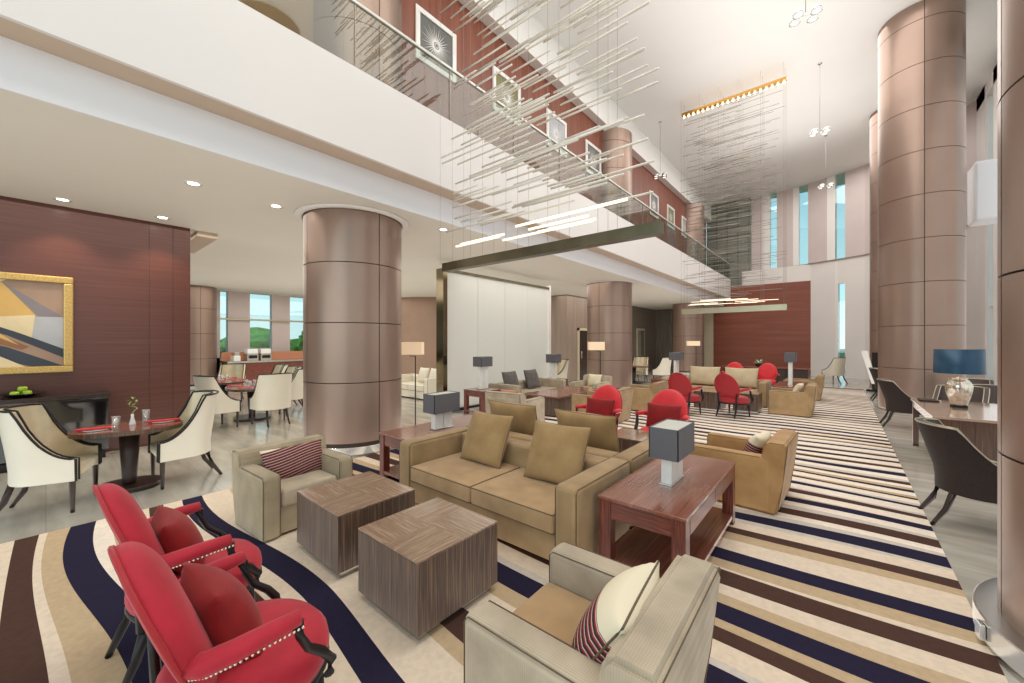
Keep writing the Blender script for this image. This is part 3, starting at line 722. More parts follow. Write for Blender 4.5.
# ---- red oval-back armchairs
def red_chair(label, loc, rz, buttons=False, fab='red'):
    t = thing('red_armchair', loc, rz, label, 'armchair')
    # oval back: domed on both faces, reclined
    def oval(rx, rz_, th, n1=44, n2=12):
        mb = MB(); pts = []; fs = []
        for side in (1, -1):
            for i_ in range(n2+1):
                rr = math.sin(PI/2*i_/n2)
                for j in range(n1):
                    a_ = 2*PI*j/n1; k_ = max(0., 1-rr**4)**.5
                    pts.append((rx*rr*math.cos(a_), (th*.62*k_+.004) if side > 0 else -(th*.22*k_+.004), rz_*rr*math.sin(a_)))
        N = (n2+1)*n1
        for s_ in (0, 1):
            for i_ in range(n2):
                for j in range(n1):
                    q = (i_*n1+j, i_*n1+(j+1) % n1, (i_+1)*n1+(j+1) % n1, (i_+1)*n1+j); fs.append(tuple(v+s_*N for v in q))
        for j in range(n1): fs.append((n2*n1+j, n2*n1+(j+1) % n1, N+n2*n1+(j+1) % n1, N+n2*n1+j))
        return mb, pts, fs
    mtx = Matrix.Translation((0, -.235, .62)) @ Matrix.Rotation(R(20), 4, 'X')
    mb, pts, fs = oval(.255, .315, .13); mb.poly(pts, fs, None, mtx, True)
    bk_ = mb.build('backrest', fab, t)
    ed = MB(); ed.tube([tuple(mtx @ Vector((.257*math.cos(2*PI*j/32), -.012, .317*math.sin(2*PI*j/32)))) for j in range(32)], .009, 6, closed=True); ed.build('piping', 'reddark', bk_)
    if buttons:
        for bx, bz in ((-.09, .10), (.09, .10), (0, .0), (-.12, -.06), (.12, -.06)):
            p = mtx @ Vector((bx, .074, bz)); b2 = MB(); b2.lathe([(.001, .006), (.009, .004), (.012, 0)], 10, (0, 0), mtx=Matrix.Translation(p) @ Matrix.Rotation(R(-76), 4, 'X')); b2.build('button', 'reddark', bk_)
    # seat
    sm = MB()
    sm.lathe([(.001, .44), (.10, .438), (.18, .43), (.235, .41), (.262, .375), (.268, .335), (.26, .30), (.001, .295)], 32, (0, .025), sx=1.10, sy=1.06); sm.build('seat', fab, t)
    fr_ = MB(); fr_.lathe([(.001, .27), (.262, .27), (.27, .285), (.262, .30), (.001, .30)], 32, (0, .025), sx=1.10, sy=1.05); fr_.build('seat_frame', 'blackwood', t)
    for s in (-1, 1):
        # padded sloping arm
        path = [(s*.215, -.215, .57), (s*.258, -.17, .575), (s*.288, -.10, .59), (s*.300, .0, .60), (s*.305, .09, .605)]
        am = MB(); am.tube(path, [.035, .042, .040, .036, .030], 12, flat=.85); ar_ = am.build('armrest', fab, t)
        nl = MB(); nn = 26
        for k_ in range(nn):
            u = k_/(nn-1)*(len(path)-1); i0 = min(int(u), len(path)-2); fr2 = u-i0
            p = Vector(path[i0]).lerp(Vector(path[i0+1]), fr2)+Vector((s*.032, 0, -.022))
            nl.lathe([(.0001, .005), (.004, .003), (.0055, 0), (.0055, -.002)], 6, mtx=Matrix.Translation(p) @ Matrix.Rotation(s*R(90), 4, 'Y'))
            p2 = Vector(p); p2.x -= s*.064
        nl.build('nailhead_trim', 'nail', ar_)
        # S-shaped dark support under the arm front
        sp_ = MB(); sp_.tube([(s*.303, .085, .585), (s*.300, .095, .53), (s*.292, .125, .47), (s*.285, .18, .42), (s*.278, .215, .37), (s*.262, .215, .30)], [.024, .021, .022, .025, .024, .022], 8, flat=.7); sp_.build('arm_support', 'blackwood', t)
        lg = MB(); lg.tube([(s*.20, .195, .29), (s*.212, .205, .15), (s*.218, .212, 0)], [.026, .020, .013], 8); lg.build('leg', 'blackwood', t)
        lg = MB(); lg.tube([(s*.185, -.20, .29), (s*.19, -.24, .14), (s*.195, -.30, 0)], [.026, .021, .014], 8); lg.build('leg', 'blackwood', t)
        st = MB(); st.tube([(s*.19, -.22, .27), (s*.20, -.235, .50)], [.020, .014], 8); st.build('back_post', 'blackwood', t)
    return t
red_chair('red velvet armchair with nailhead arms at the bottom left, nearest camera', (-1.78, .49, CZ), R(0))
red_chair('red velvet armchair behind the nearest red one, at the dining side', (-2.62, .50, CZ), R(0))
red_chair('bright red buttoned oval-back chair facing us behind the rear sofa, left one', (-2.72, 5.20, CZ), PI, True, 'redbright')
red_chair('bright red buttoned oval-back chair facing us, just behind the nearest lamp', (-1.82, 5.28, CZ), PI, True, 'redbright')
red_chair('far oval red chair seen from behind, left one before the far sofa', (-2.60, 9.05, CZ), R(-12), False, 'reddark')
red_chair('far oval red chair seen from behind, standing clear on the stripes', (-1.74, 9.42, CZ), R(-20), False, 'reddark')
red_chair('distant red chair top showing above the far sofa, left one', (-2.62, 14.1, CZ), PI, False, 'redbright')
red_chair('distant red chair top showing above the far sofa, right one', (-1.72, 14.1, CZ), PI, False, 'redbright')
cushion('throw_cushion', 'deep red velvet cushion on the red armchair nearest the camera', 'redpillow', (-1.80, .43, .575), (R(24), 0, R(4)), .36, .34, .17, None)
cushion('throw_cushion', 'deep red velvet cushion on the red armchair behind the nearest', 'redpillow', (-2.62, .44, .57), (R(24), 0, R(-4)), .35, .33, .16, None)
cushion('throw_cushion', 'dark red cushion on the left buttoned red chair', 'redpillow', (-2.72, 5.25, .57), (R(14), 0, R(180)), .46, .38, .12, None)
cushion('throw_cushion', 'dark red cushion on the buttoned red chair behind the nearest lamp', 'redpillow', (-1.82, 5.33, .57), (R(14), 0, R(180)), .46, .38, .12, None)

# ---- sloping barrel chairs (cream dining / dark desk)
def barrel(name, label, cat, loc, rz, fab, inside, trim, legm, group=None, W=.60, Dp=.52, h0=.50, h1=.97, zb=.30, lf=.14, tr_r=.010):
    """faces +Y"""
    t = thing(name, loc, rz, label, cat, group)
    n_ = 40; hw = W/2; path = []
    r = hw*.98
    straight = Dp*.55
    L1 = straight; L2 = PI*r*.82; tot = 2*L1+L2
    for i_ in range(n_+1):
        s_ = i_/n_; d = s_*tot
        if d < L1: x, y_ = -hw, Dp/2-d
        elif d > L1+L2: x, y_ = hw, Dp/2-(tot-d)
        else:
            a_ = PI*(d-L1)/L2; x = -hw*math.cos(a_)*1.; y_ = Dp/2-straight-math.sin(a_)*(Dp-straight)*.95
        taper = 1-.10*max(0, (Dp/2-y_)/Dp)
        path.append((x*taper, y_))
    def hgt(i_):
        s_ = abs(2*i_/n_-1)      # 1 at fronts, 0 at centre back
        k_ = max(0, min(1, (1-s_)/.48))
        return h0+(h1-h0)*(.92*k_**2.7+.08*k_) + (.0 if k_ < 1 else .012*(1-(s_/.52)**2))
    def lean(y_, z): return y_-lf*max(0, (z-.45))*(1 if y_ < Dp*.1 else max(0, 1-(y_-Dp*.1)/.15))
    def shell(th, nm, mat):
        pts = []; fs = []; NZ = 6
        for i_ in range(n_+1):
            x, y_ = path[i_]
            a = path[max(0, i_-1)]; b_ = path[min(n_, i_+1)]
            tx, ty = b_[0]-a[0], b_[1]-a[1]; L = math.hypot(tx, ty) or 1; nx, ny = -ty/L, tx/L   # inward
            if nx*(0-x)+ny*(0-y_) < 0: nx, ny = -nx, -ny
            hh = hgt(i_)
            for k_ in range(NZ+1):
                z = zb+(hh-zb)*k_/NZ
                pts.append((x+nx*th, lean(y_+ny*th, z), z))
        for i_ in range(n_):
            for k_ in range(NZ): q = i_*(NZ+1)+k_; fs.append((q, q+NZ+1, q+NZ+2, q+1))
        return pts, fs, NZ
    T = .055
    po, fo, NZ = shell(0, '', None); pi_, fi, _ = shell(T, '', None)
    mb = MB(); mb.poly(po, fo, fab, None, True)
    # top rim and end caps
    top = MB()
    rim = []; 
    N1 = NZ+1
    mb2 = MB(); mb2.poly(pi_, fi, inside, None, True)
    pts = po+pi_; off = len(po); fs = []
    for i_ in range(n_): a = i_*N1+NZ; b_ = (i_+1)*N1+NZ; fs.append((a, b_, off+b_, off+a)); a = i_*N1; b_ = (i_+1)*N1; fs.append((a, b_, off+b_, off+a))
    for i_ in (0, n_):
        for k_ in range(NZ): a = i_*N1+k_; fs.append((a, a+1, off+a+1, off+a))
    mb.poly(pts, fs, inside, None, False)
    bk = mb.build('backrest', None, t)
    mb2.build('inner_lining', None, bk)
    for P_, r_ in ((po, tr_r), (pi_, tr_r)):
        tr = MB(); edge = [Vector(P_[i_*N1+NZ])+Vector((0, 0, .004)) for i_ in range(n_+1)]
        e0 = [Vector(P_[0])+Vector((0, .003, 0))]; e1 = [Vector(P_[n_*N1])+Vector((0, .003, 0))]
        tr.tube([tuple(v) for v in e0+edge+e1], r_, 6); tr.build('trim_strip', trim, bk)
    seat = MB(); seat.box(-hw+T*.9, hw-T*.9, -Dp/2+.20, Dp/2+.005, zb+.01, zb+.13, bev=.035, seg=3); smooth_angle(seat.build('seat', inside, t), 50)
    for s in (-1, 1):
        lg = MB(); lg.tube([(s*(hw-.03), Dp/2-.03, zb+.16), (s*(hw-.03), Dp/2-.03, zb), (s*(hw-.035), Dp/2-.03, 0)], [.024, .024, .015], 4); lg.build('leg', legm, t)
        lg = MB(); lg.tube([(s*(hw*.52), -Dp/2+.08, zb+.02), (s*(hw*.55), -Dp/2+.03, zb*.5), (s*(hw*.58), -Dp/2-.06, 0)], [.026, .023, .015], 4); lg.build('leg', legm, t)
    return t
c0 = barrel('dining_chair', 'cream leather dining chair at the far left edge, dark trim on its sloping arms', 'chair', (-5.84, .03, 0), R(-18), 'cream', 'creamgold', 'blackwood', 'darkwood', W=.64)
dup(c0, (-5.90, 1.04, 0), R(180), 'cream leather dining chair with dark trim, right of the small oval table')
rc = [(-8.48, 2.85, 90, 'white-backed dining chair seen from behind beside the brown column'),
      (-8.85, 2.02, 10, 'cream dining chair with its seat showing behind the right dining chair'),
      (-9.6, 3.65, 150, 'cream dining chair nearest the left column on the restaurant side'),
      (-11.5, 1.75, 10, 'cream dining chair at the far left of the restaurant table'),
      (-10.3, 3.75, 180, 'cream dining chair at the window side of the restaurant table, nearer one'),
      (-11.4, 3.85, 180, 'cream dining chair at the window side of the restaurant table, middle one'),
      (-12.5, 3.2, 240, 'cream dining chair at the far end of the restaurant table')]
for x, y, a, l in rc: dup(c0, (x, y, 0), R(a), l, 'cream dining chairs round the restaurant tables')
hc = [(-6.7, 14.6, 20, 'distant cream dining chair behind the middle column, left one'), (-6.1, 15.2, 180, 'distant cream dining chair in the middle of the far dining set'),
      (-5.3, 15.5, 80, 'distant cream dining chair nearest the far red-wood column'), (-7.0, 15.8, 200, 'distant cream dining chair at the back of the far dining set')]
for x, y, a, l in hc: dup(c0, (x, y, 0), R(a), l, 'distant cream dining chairs by the middle column')
dup(c0, (-.15, 19.5, 0), R(60), 'white armchair alone by the far slit window')
dup(c0, (-7.3, 11.2, 0), R(150), 'cream chair half visible beyond the end of the glass screen')
d0 = barrel('desk_chair', 'dark speckled barrel chair nearest on the right, beside the steel-ringed column', 'chair', (.91, 5.18, 0), R(-84), 'chairdark', 'chairin', 'fitting', 'darkwood', W=.62, h0=.50, h1=.86, lf=.30, tr_r=.006)
dd = [(.92, 10.3, -86, 'dark barrel chair at the carpet edge, second from the camera'), (.98, 14.6, -86, 'dark barrel chair at the carpet edge, most distant one'),
      (1.45, 9.35, 160, 'dark barrel chair behind the blue lamp, left one'), (1.95, 9.8, 200, 'dark barrel chair behind the blue lamp, right one'), (1.9, 11.3, 170, 'dark barrel chair farthest behind the blue lamp')]
for x, y, a, l in dd: dup(d0, (x, y, 0), R(a), l)

# ---- small oval dining table and settings
def superell(a, b_, n=40, e=2.4):
    out = []
    for i_ in range(n):
        t_ = 2*PI*i_/n; c_, s_ = math.cos(t_), math.sin(t_)
        out.append((a*abs(c_)**(2/e)*(1 if c_ > 0 else -1), b_*abs(s_)**(2/e)*(1 if s_ > 0 else -1)))
    return out
TZ = .67
def ped_table(label, loc, rz, a=.33, b_=.50, h=TZ, group=None):
    t = thing('dining_table', loc, rz, label, 'dining table', group)
    MB().prism(superell(a, b_), h-.045, h).build('tabletop', 'zebra', t)
    MB().prism(superell(a-.003, b_-.003), h, h+.001).build('top_veneer', 'rosetop', t)
    MB().lathe([(.001, .05), (.055, .05), (.06, .08), (.09, h-.045), (.001, h-.045)], 24).build('pedestal', 'darkwood', t)
    MB().prism(superell(a*.72, b_*.58), 0, .05).build('foot', 'darkwood', t)
    return t
ped_table('small oval dining table with tapered pedestal between two cream chairs', (-5.97, .59, 0), R(-14), .33, .45)
ped_table('restaurant dining table nearest the column, laid with red napkins', (-9.35, 2.75, 0), R(80), .45, .62)
ped_table('restaurant dining table farther towards the windows, laid with red napkins', (-11.3, 2.75, 0), R(84), .45, .75)
ped_table('distant low dining table among the cream chairs behind the middle column', (-6.1, 14.6, 0), R(80), .4, .6)
def setting(x, y, z, rz, where):
    n_ = MB(); n_.box(-.03, .03, -.15, .15, .012, .03, bev=.008); tag(n_.build('napkin', 'napkin', None, loc=(x, y, z), rot=(0, 0, rz)), 'red napkin '+where, 'napkin')
    p = MB(); p.lathe([(.001, .004), (.06, .004), (.10, .012), (.102, .010), (.06, .0), (.001, .0)], 24); tag(p.build('plate', 'plate', None, loc=(x, y, z)), 'white plate '+where, 'plate')
def tumbler(x, y, z, label, h=.145, r=.036, group=None):
    m_ = MB(); m_.lathe([(.001, .0), (r*.85, .0), (r, h), (r-.003, h), (r*.82, .008), (.001, .008)], 20); tag(m_.build('tumbler', 'tumbler', None, loc=(x, y, z)), label, 'glass', group)
setting(-5.95, .34, TZ+.001, R(-14), 'on the left end of the small oval table')
setting(-5.98, .87, TZ+.001, R(-10), 'on the right end of the oval table')
tumbler(-5.80, .47, TZ+.001, 'clear tumbler at the front edge of the oval table, left of the vase')
tumbler(-6.12, .74, TZ+.001, 'clear tumbler behind the small white vase on the oval table')
for k_, (fx, fy) in enumerate(((.0, .02), (.0, .02))):
    pass
knf = MB(); knf.box(-.006, .006, -.10, .10, 0, .003); knf.box(.018, .03, -.10, .10, 0, .003); tag(knf.build('cutlery', 'steel', None, loc=(-5.84, .36, TZ+.001), rot=(0, 0, R(-14))), 'knife and fork beside the left red napkin', 'cutlery')
vs = thing('bud_vase', (-6.04, .62, TZ+.001), 0, 'small white bud vase with curled lucky bamboo on the oval table', 'vase')
MB().lathe([(.001, 0), (.028, 0), (.03, .01), (.012, .09), (.014, .12), (.010, .12), (.008, .02), (.001, .02)], 20).build('vase', 'plate', vs)
MB().tube([(0, 0, .05), (0, 0, .13), (.01, .015, .16), (.0, .04, .18), (-.01, .02, .20), (.0, -.02, .21), (.01, -.03, .24), (0, -.01, .26)], .005, 6).build('stem', 'bamboo', vs)
lf = MB()
for k_ in range(9):
    a = k_*2.3; p = Vector((0, -.02+.012*k_ % .05, .20+.012*k_)); d = Vector((math.cos(a), math.sin(a), .5)).normalized()*.06; sd = Vector((-math.sin(a), math.cos(a), 0))*.012
    lf.poly([tuple(p), tuple(p+d*.5+sd), tuple(p+d), tuple(p+d*.5-sd)], [(0, 1, 2, 3)])
lf.build('leaves', 'leaf', vs)
q = 0
for (tx, ty, names_) in ((-9.35, 2.75, 'the nearer restaurant table'), (-11.3, 2.75, 'the farther restaurant table')):
    for sx, sy, w_ in ((-.35, .2, 'window-side left'), (.35, .2, 'window-side right'), (-.35, -.2, 'wall-side left'), (.35, -.2, 'wall-side right')):
        setting(tx+sx, ty+sy, TZ+.001, R(10), 'at the %s place of %s' % (w_, names_))
    for sx in (-.12, .0, .12):
        tumbler(tx+sx, ty+.05-abs(sx), TZ+.001, 'clear glass standing in the middle of '+names_, .13, .035, 'glasses on '+names_)
# ---- sideboard with bowl of apples
sb = thing('sideboard', (-7.94, -.6, 0), 0, 'glossy black sideboard against the wood wall, fruit bowl on top', 'sideboard')
MB().box(-.17, .15, -1.1, 1.13, 0, .10).build('plinth', 'blackwood', sb)
MB().box(-.19, .17, -1.1, 1.16, .12, .84, bev=.004).build('body', 'blackgloss', sb)
MB().box(-.19, .19, -1.12, 1.18, .84, .89, bev=.004).build('top', 'darkwood', sb)
for k_ in range(3): MB().box(.17, .178, -1.08+k_*.75, -.35+k_*.75, .14, .82, bev=.003).build('door', 'blackgloss', sb)
bw = MB(); bw.lathe([(.001, .0), (.06, .0), (.12, .035), (.17, .05), (.168, .056), (.11, .045), (.05, .012), (.001, .012)], 28, sy=1.25); tag(bw.build('fruit_bowl', 'blackwood', None, loc=(-7.93, -.20, .89)), 'shallow black bowl of green apples on the sideboard', 'bowl')
for k_, (ax, ay, az, w_) in enumerate(((.02, -.05, .05, 'left'), (.03, .05, .05, 'right'), (-.03, .0, .055, 'back'), (.0, .01, .105, 'topmost'))):
    ap = thing('apple', (-7.93+ax, -.20+ay, .89+az), 0, 'green apple in the black bowl, %s one' % w_, 'apple', 'green apples in the bowl')
    MB().lathe([(.001, -.034), (.02, -.038), (.038, -.02), (.044, .005), (.036, .03), (.018, .036), (.001, .028)], 18).build('fruit', 'apple', ap)
    MB().tube([(0, 0, .026), (.004, 0, .05)], .003, 5).build('stem', 'trunk', ap)
# ---- framed abstract painting
pt = thing('framed_painting', (-8.15, -.42, 1.83), 0, 'large gilt-framed abstract painting of gold and grey facets', 'painting')
fw = .09; y0, y1, z0, z1 = -.665, .665, -.65, .65
fr = MB()
for a in ((y0, y1, z1-fw, z1), (y0, y1, z0, z0+fw), (y0, y0+fw, z0+fw, z1-fw), (y1-fw, y1, z0+fw, z1-fw)):
    fr.box(.0, .05, a[0], a[1], a[2], a[3], bev=.012)
fr.build('frame', 'gold', pt)
cv = MB(); A = lambda y_, z_, k_=0: (.012+k_*.0004, y_, z_)
cs = {'pal': rgb(228, 220, 200), 'gld': rgb(206, 166, 96), 'gry': rgb(128, 120, 124), 'drk': rgb(52, 58, 68), 'brn': rgb(138, 92, 60), 'tau': rgb(158, 130, 110), 'sil': rgb(176, 176, 180), 'crm': rgb(220, 200, 160)}
for k_, v in cs.items(): M['art_'+k_] = plain('paint_'+k_, v, .45, noise=.1, nscale=3)
a0, a1, b0, b1 = y0+fw, y1-fw, z0+fw, z1-fw
facets = [('tau', [(a0, b0), (a1, b0), (a1, b1), (a0, b1)]), ('pal', [(a0, b1), (.1, b1), (-.35, .32), (a0, .15)]), ('gld', [(-.3, .36), (.05, b1-.02), (.33, .12), (-.28, .05)]),
          ('crm', [(-.28, .05), (.33, .12), (.30, -.2), (-.1, .0)]), ('gry', [(.05, b1-.02), (a1, .10), (.36, .1)]), ('sil', [(.33, .1), (a1, .1), (a1, -.33), (.3, -.2)]),
          ('drk', [(a0, .12), (.1, -.15), (a1, -.45), (a1, -.33), (.2, -.12), (-.35, .15)]), ('brn', [(a0, .0), (-.25, .04), (.28, -.3), (.22, -.34)]),
          ('drk', [(a0, -.06), (.1, -.30), (a1, b0), (.3, b0), (a0, -.22)]), ('crm', [(a0, -.22), (-.05, -.35), (.25, b0), (a0, b0)]), ('gld', [(-.28, .02), (.0, -.08), (.2, -.28)])]
for k_, (c_, pl) in enumerate(facets): cv.poly([A(y_, z_, k_) for y_, z_ in pl], [tuple(range(len(pl)))], 'art_'+c_)
cv.build('canvas', None, pt)

# ---- etched glass screen with bronze post, top rail
gs = thing('glass_screen', (-6.8, 7.8, 0), 0, 'tall etched glass screen with a bronze end post beyond the left column', 'glass screen')
for k_ in range(4): MB().box(-.008, .008, -2.0+k_+.01, -1.0+k_-.01, .05, 3.18).build('glass_pane', 'frost', gs)
MB().box(-.04, .04, -2.0, 2.02, 3.18, 3.24).build('top_rail', 'bronze', gs)
MB().box(-.05, .05, -2.0, 2.02, 0, .06).build('bottom_rail', 'blackmetal', gs)
MB().box(-.20, .04, -2.12, -2.0, 0, 3.24).build('end_post', 'mirrorbronze', gs)
MB().box(-.05, .05, 2.02, 2.10, 0, 3.30).build('far_post', 'white', gs)
# ---- long coffee table
lt = thing('coffee_table', (-4.93, 7.78, CZ), 0, 'long low dark coffee table with rounded top in front of the charcoal-cushion sofa', 'coffee table')
MB().box(-.47, .47, -.97, .97, .40, .436, bev=.012).build('tabletop', 'rosetop', lt)
MB().box(-.42, .42, -.92, .92, 0, .40, bev=.02).build('body', 'zebra', lt)
ct = thing('coffee_table', (-9.8, 5.9, 0), 0, 'small dark coffee table before the distant white sofa', 'coffee table')
MB().box(-.45, .45, -.25, .25, .3, .38, bev=.01).build('tabletop', 'zebra', ct)
for sx in (-1, 1): MB().box(sx*.4-.03, sx*.4+.03, -.22, .22, 0, .3).build('leg', 'steel', ct)
# backs panel behind the distant sofa
hp = MB(); hp.box(-9.6, -8.2, 7.9, 8.0, .0, 1.12); tag(hp.build('low_divider', 'rosewood_h'), 'low red-brown divider panel behind the distant white sofa', 'divider')
# ---- floor lamps
def floor_lamp(label, x, y, rz, h0=1.36, h1=1.59, w=.52, d=.2):
    t = thing('floor_lamp', (x, y, 0), rz, label, 'floor lamp')
    MB().box(-.09, .09, -.06, .06, 0, .012).build('base', 'blackmetal', t)
    MB().tube([(0, 0, .01), (0, 0, h0-.03)], .011, 8).build('pole', 'blackmetal', t)
    MB().tube([(0, 0, h0-.03), (-.10, 0, h0-.03), (-.10, 0, h0+.08)], .008, 6).build('arm', 'blackmetal', t)
    s_ = MB(); X = -.12
    for a_ in ((X-w/2, X+w/2, -d/2, -d/2+.005), (X-w/2, X+w/2, d/2-.005, d/2), (X-w/2, X-w/2+.005, -d/2, d/2), (X+w/2-.005, X+w/2, -d/2, d/2)): s_.box(*a_, h0, h1)
    s_.build('lamp_shade', 'linenshade', t)
floor_lamp('slim black floor lamp with linen box shade right of the left column', -6.0, 4.38, R(40))
floor_lamp('slim floor lamp in front of the middle column', -5.15, 10.0, R(40), w=.44)
floor_lamp('distant floor lamp beside the far left column', -4.75, 18.0, R(40), h0=1.42, h1=1.62, w=.5)

# ---- desk with blue lamp
dk = thing('desk', (1.3, 7.7, 0), 0, 'dark veneered desk with glossy top on the right, blue lamp on it', 'desk')
MB().box(-.46, .5, -.95, .95, .69, .72, bev=.004).build('desktop', 'desktop', dk)
MB().box(-.42, .48, -.93, -.89, .03, .69).build('end_panel', 'deskwood', dk)
MB().box(-.44, -.38, .86, .93, 0, .69).build('leg', 'deskwood', dk); pass
MB().box(.42, .48, .86, .93, 0, .69).build('leg', 'deskwood', dk); MB().box(-.44, -.42, -.86, .86, .60, .69).build('apron', 'desktop', dk); MB().box(.44, .46, -.9, .9, .06, .69).build('modesty_panel', 'deskwood', dk)
bl = thing('table_lamp', (1.22, 7.86, .72), 0, 'table lamp with petrol blue drum shade and silvered glass base on the desk', 'table lamp')
MB().box(-.07, .07, -.07, .07, 0, .03).build('foot', 'blackwood', bl)
prof = [(.001, .03), (.072, .03), (.076, .04)]
for k_ in range(14):
    z = .045+k_*.025; u_ = k_/13.; rr = .078+.048*math.sin(PI*.5*min(1, u_/.72)) - .05*max(0, (u_-.72)/.28)**1.6; prof += [(rr, z), (rr+.004, z+.0125)]
prof += [(.085, .395), (.03, .40), (.001, .40)]
MB().lathe(prof, 32).build('base', 'silverglass', bl)
MB().tube([(0, 0, .39), (0, 0, .60)], .008).build('stem', 'steel', bl)
sh = MB(); sh.lathe([(.238, .455), (.232, .775), (.228, .775), (.234, .455)], 40); sh.build('lamp_shade', 'lampblue', bl)
sh = MB(); sh.lathe([(.232, .46), (.226, .772)], 40); sh.build('shade_lining', 'lampin', bl)
bb = MB(); bb.lathe([(.001, -.05), (.03, -.03), (.035, 0), (.03, .03), (.001, .05)], 12, mtx=Matrix.Translation((0, 0, .56))); bb.build('bulb', emit('warm_bulb', (1, .8, .5, 1), 3.), bl)
tr = MB(); tr.box(-.10, .10, -.14, .14, 0, .02, bev=.008); tag(tr.build('desk_tray', 'blackmetal', None, loc=(1.0, 8.42, .72)), 'small dark tray at the far end of the desk', 'tray')
# ---- sign stand
es = thing('display_stand', (.72, 17.0, 0), R(-28), 'black display stand with white slanted board by the far carpet edge', 'stand')
MB().box(-.06, .26, -.04, .10, 0, .06).build('foot', 'blackmetal', es)
MB().box(.06, .24, .02, .06, .05, 1.25).build('back_frame', 'blackmetal', es)
MB().poly([(-.22, 0, 1.30), (-.05, 0, 1.30), (.2, 0, .25), (.06, 0, .25), (-.22, .02, 1.30), (-.05, .02, 1.30), (.2, .02, .25), (.06, .02, .25)], [(0, 1, 2, 3), (4, 5, 6, 7), (0, 1, 5, 4), (2, 3, 7, 6), (1, 2, 6, 5), (0, 3, 7, 4)]).build('board', 'papers', es)
# ---- far console with plant
fc = thing('console_table', (-2.2, 18.3, 0), 0, 'low dark console in front of the red-brown far wall', 'console')
MB().box(-1.5, 1.3, -.22, .22, .0, .56).build('body', 'blackwood', fc); MB().box(-1.54, 1.34, -.25, .25, .56, .60).build('top', 'rosetop', fc)
for k_ in range(4): MB().box(-1.45+k_*.7, -.80+k_*.7, -.23, -.22, .05, .52).build('door', 'darkwood', fc)
fp = thing('orchid_pot', (-2.45, 18.3, .60), 0, 'low white flower arrangement on the far dark console', 'plant')
MB().lathe([(.001, 0), (.12, 0), (.18, .12), (.16, .12), (.001, .1)], 16).build('pot', 'blackmetal', fp)
lv = MB()
for k_ in range(40):
    a = random.uniform(0, 2*PI); e = random.uniform(.1, 1.2); L = random.uniform(.18, .34); p = Vector((0, 0, .1)); d = Vector((math.cos(a)*math.cos(e), math.sin(a)*math.cos(e), math.sin(e)*.7))*L; sd = Vector((-math.sin(a), math.cos(a), 0))*.03
    lv.poly([tuple(p), tuple(p+d*.6+sd), tuple(p+d), tuple(p+d*.6-sd)], [(0, 1, 2, 3)], 'leaf' if k_ % 3 else 'plate')
lv.build('foliage', None, fp)
# ---- buffet counter under the restaurant windows
bc = thing('buffet_counter', (-16.2, 7.0, 0), 0, 'long buffet counter with stone top under the restaurant windows', 'counter')
MB().box(-.4, .4, -3.05, 2.0, 0, .86).build('body', 'rosewood_h', bc); MB().box(-.45, .45, -3.08, 2.05, .86, .92).build('worktop', 'steel', bc)
MB().box(-.46, -.40, -3.05, 2., .92, 1.22).build('back_panel', 'orangepanel', bc)
for k_, (yy, w_, h_, nm, l_) in enumerate(((4.25, .2, .3, 'canister', 'white canister at the left end of the buffet counter'), (4.72, .36, .42, 'coffee_machine', 'silver coffee machine on the buffet counter, left one'), (5.14, .36, .42, 'coffee_machine', 'silver coffee machine on the buffet counter, right one'))):
    o = thing(nm, (-16.15, yy, .92), 0, l_, 'coffee machine' if 'machine' in nm else 'canister')
    MB().box(-.2, .2, -w_/2, w_/2, 0, h_*.62, bev=.01).build('body', 'steel' if 'machine' in nm else 'plate', o)
    MB().box(-.16, .18, -w_/2+.02, w_/2-.02, h_*.62, h_, bev=.01).build('lid', 'plate' if 'machine' in nm else 'steel', o)
    if 'machine' in nm: MB().box(.2, .24, -.12, .12, h_*.2, h_*.45).build('front_panel', 'blackmetal', o)
# ---- mirror in the passage, wall sconce left
mr = thing('wall_mirror', (-8.24, 20.6, 1.25), 0, 'tall framed mirror on the dark passage wall', 'mirror')
MB().box(0, .03, -.55, .55, -.9, 1.05).build('frame', 'beigewall', mr); MB().box(.03, .035, -.45, .45, -.8, .95).build('mirror_glass', 'mirror', mr)

# ---- balcony pictures
names_ = ['nearest', 'second', 'third', 'fourth', 'fifth', 'sixth', 'seventh']
for k_, y in enumerate((4.06, 6.0, 7.95, 9.9, 14.8, 16.78, 18.75)):
    o = thing('wall_picture', (-5.58, y+.46, 6.92), 0, 'white-framed starburst picture on the balcony wall, %s from the left' % names_[k_], 'picture', 'white-framed pictures on the balcony wall')
    f_ = MB()
    for a in ((-.46, .46, .37, .46), (-.46, .46, -.46, -.37), (-.46, -.37, -.37, .37), (.37, .46, -.37, .37)): f_.box(0, .04, *a, bev=.006)
    f_.build('frame', 'plate', o)
    M.setdefault('art_dark', plain('print_grey', rgb(96, 96, 92), .4)); M.setdefault('art_olive', plain('print_olive', rgb(120, 116, 70), .4))
    MB().box(0, .015, -.37, .37, -.37, .37).build('print_sheet', ['art_dark', 'art_olive', 'art_sil', 'art_dark'][k_ % 4], o)
    st = MB()
    for j in range(32):
        a = 2*PI*j/32; r0, r1 = .06, .35*(1 if j % 2 else .8)
        c_, s_ = math.cos(a), math.sin(a); w_ = .009
        st.poly([(.017, c_*r0-s_*w_, s_*r0+c_*w_), (.017, c_*r0+s_*w_, s_*r0-c_*w_), (.017, c_*r1, s_*r1)], [(0, 1, 2)])
    st.lathe([(.03, 0), (.045, 0)], 16, mtx=Matrix.Translation((.018, 0, 0)) @ Matrix.Rotation(R(90), 4, 'Y'))
    st.build('starburst', 'plate', o)

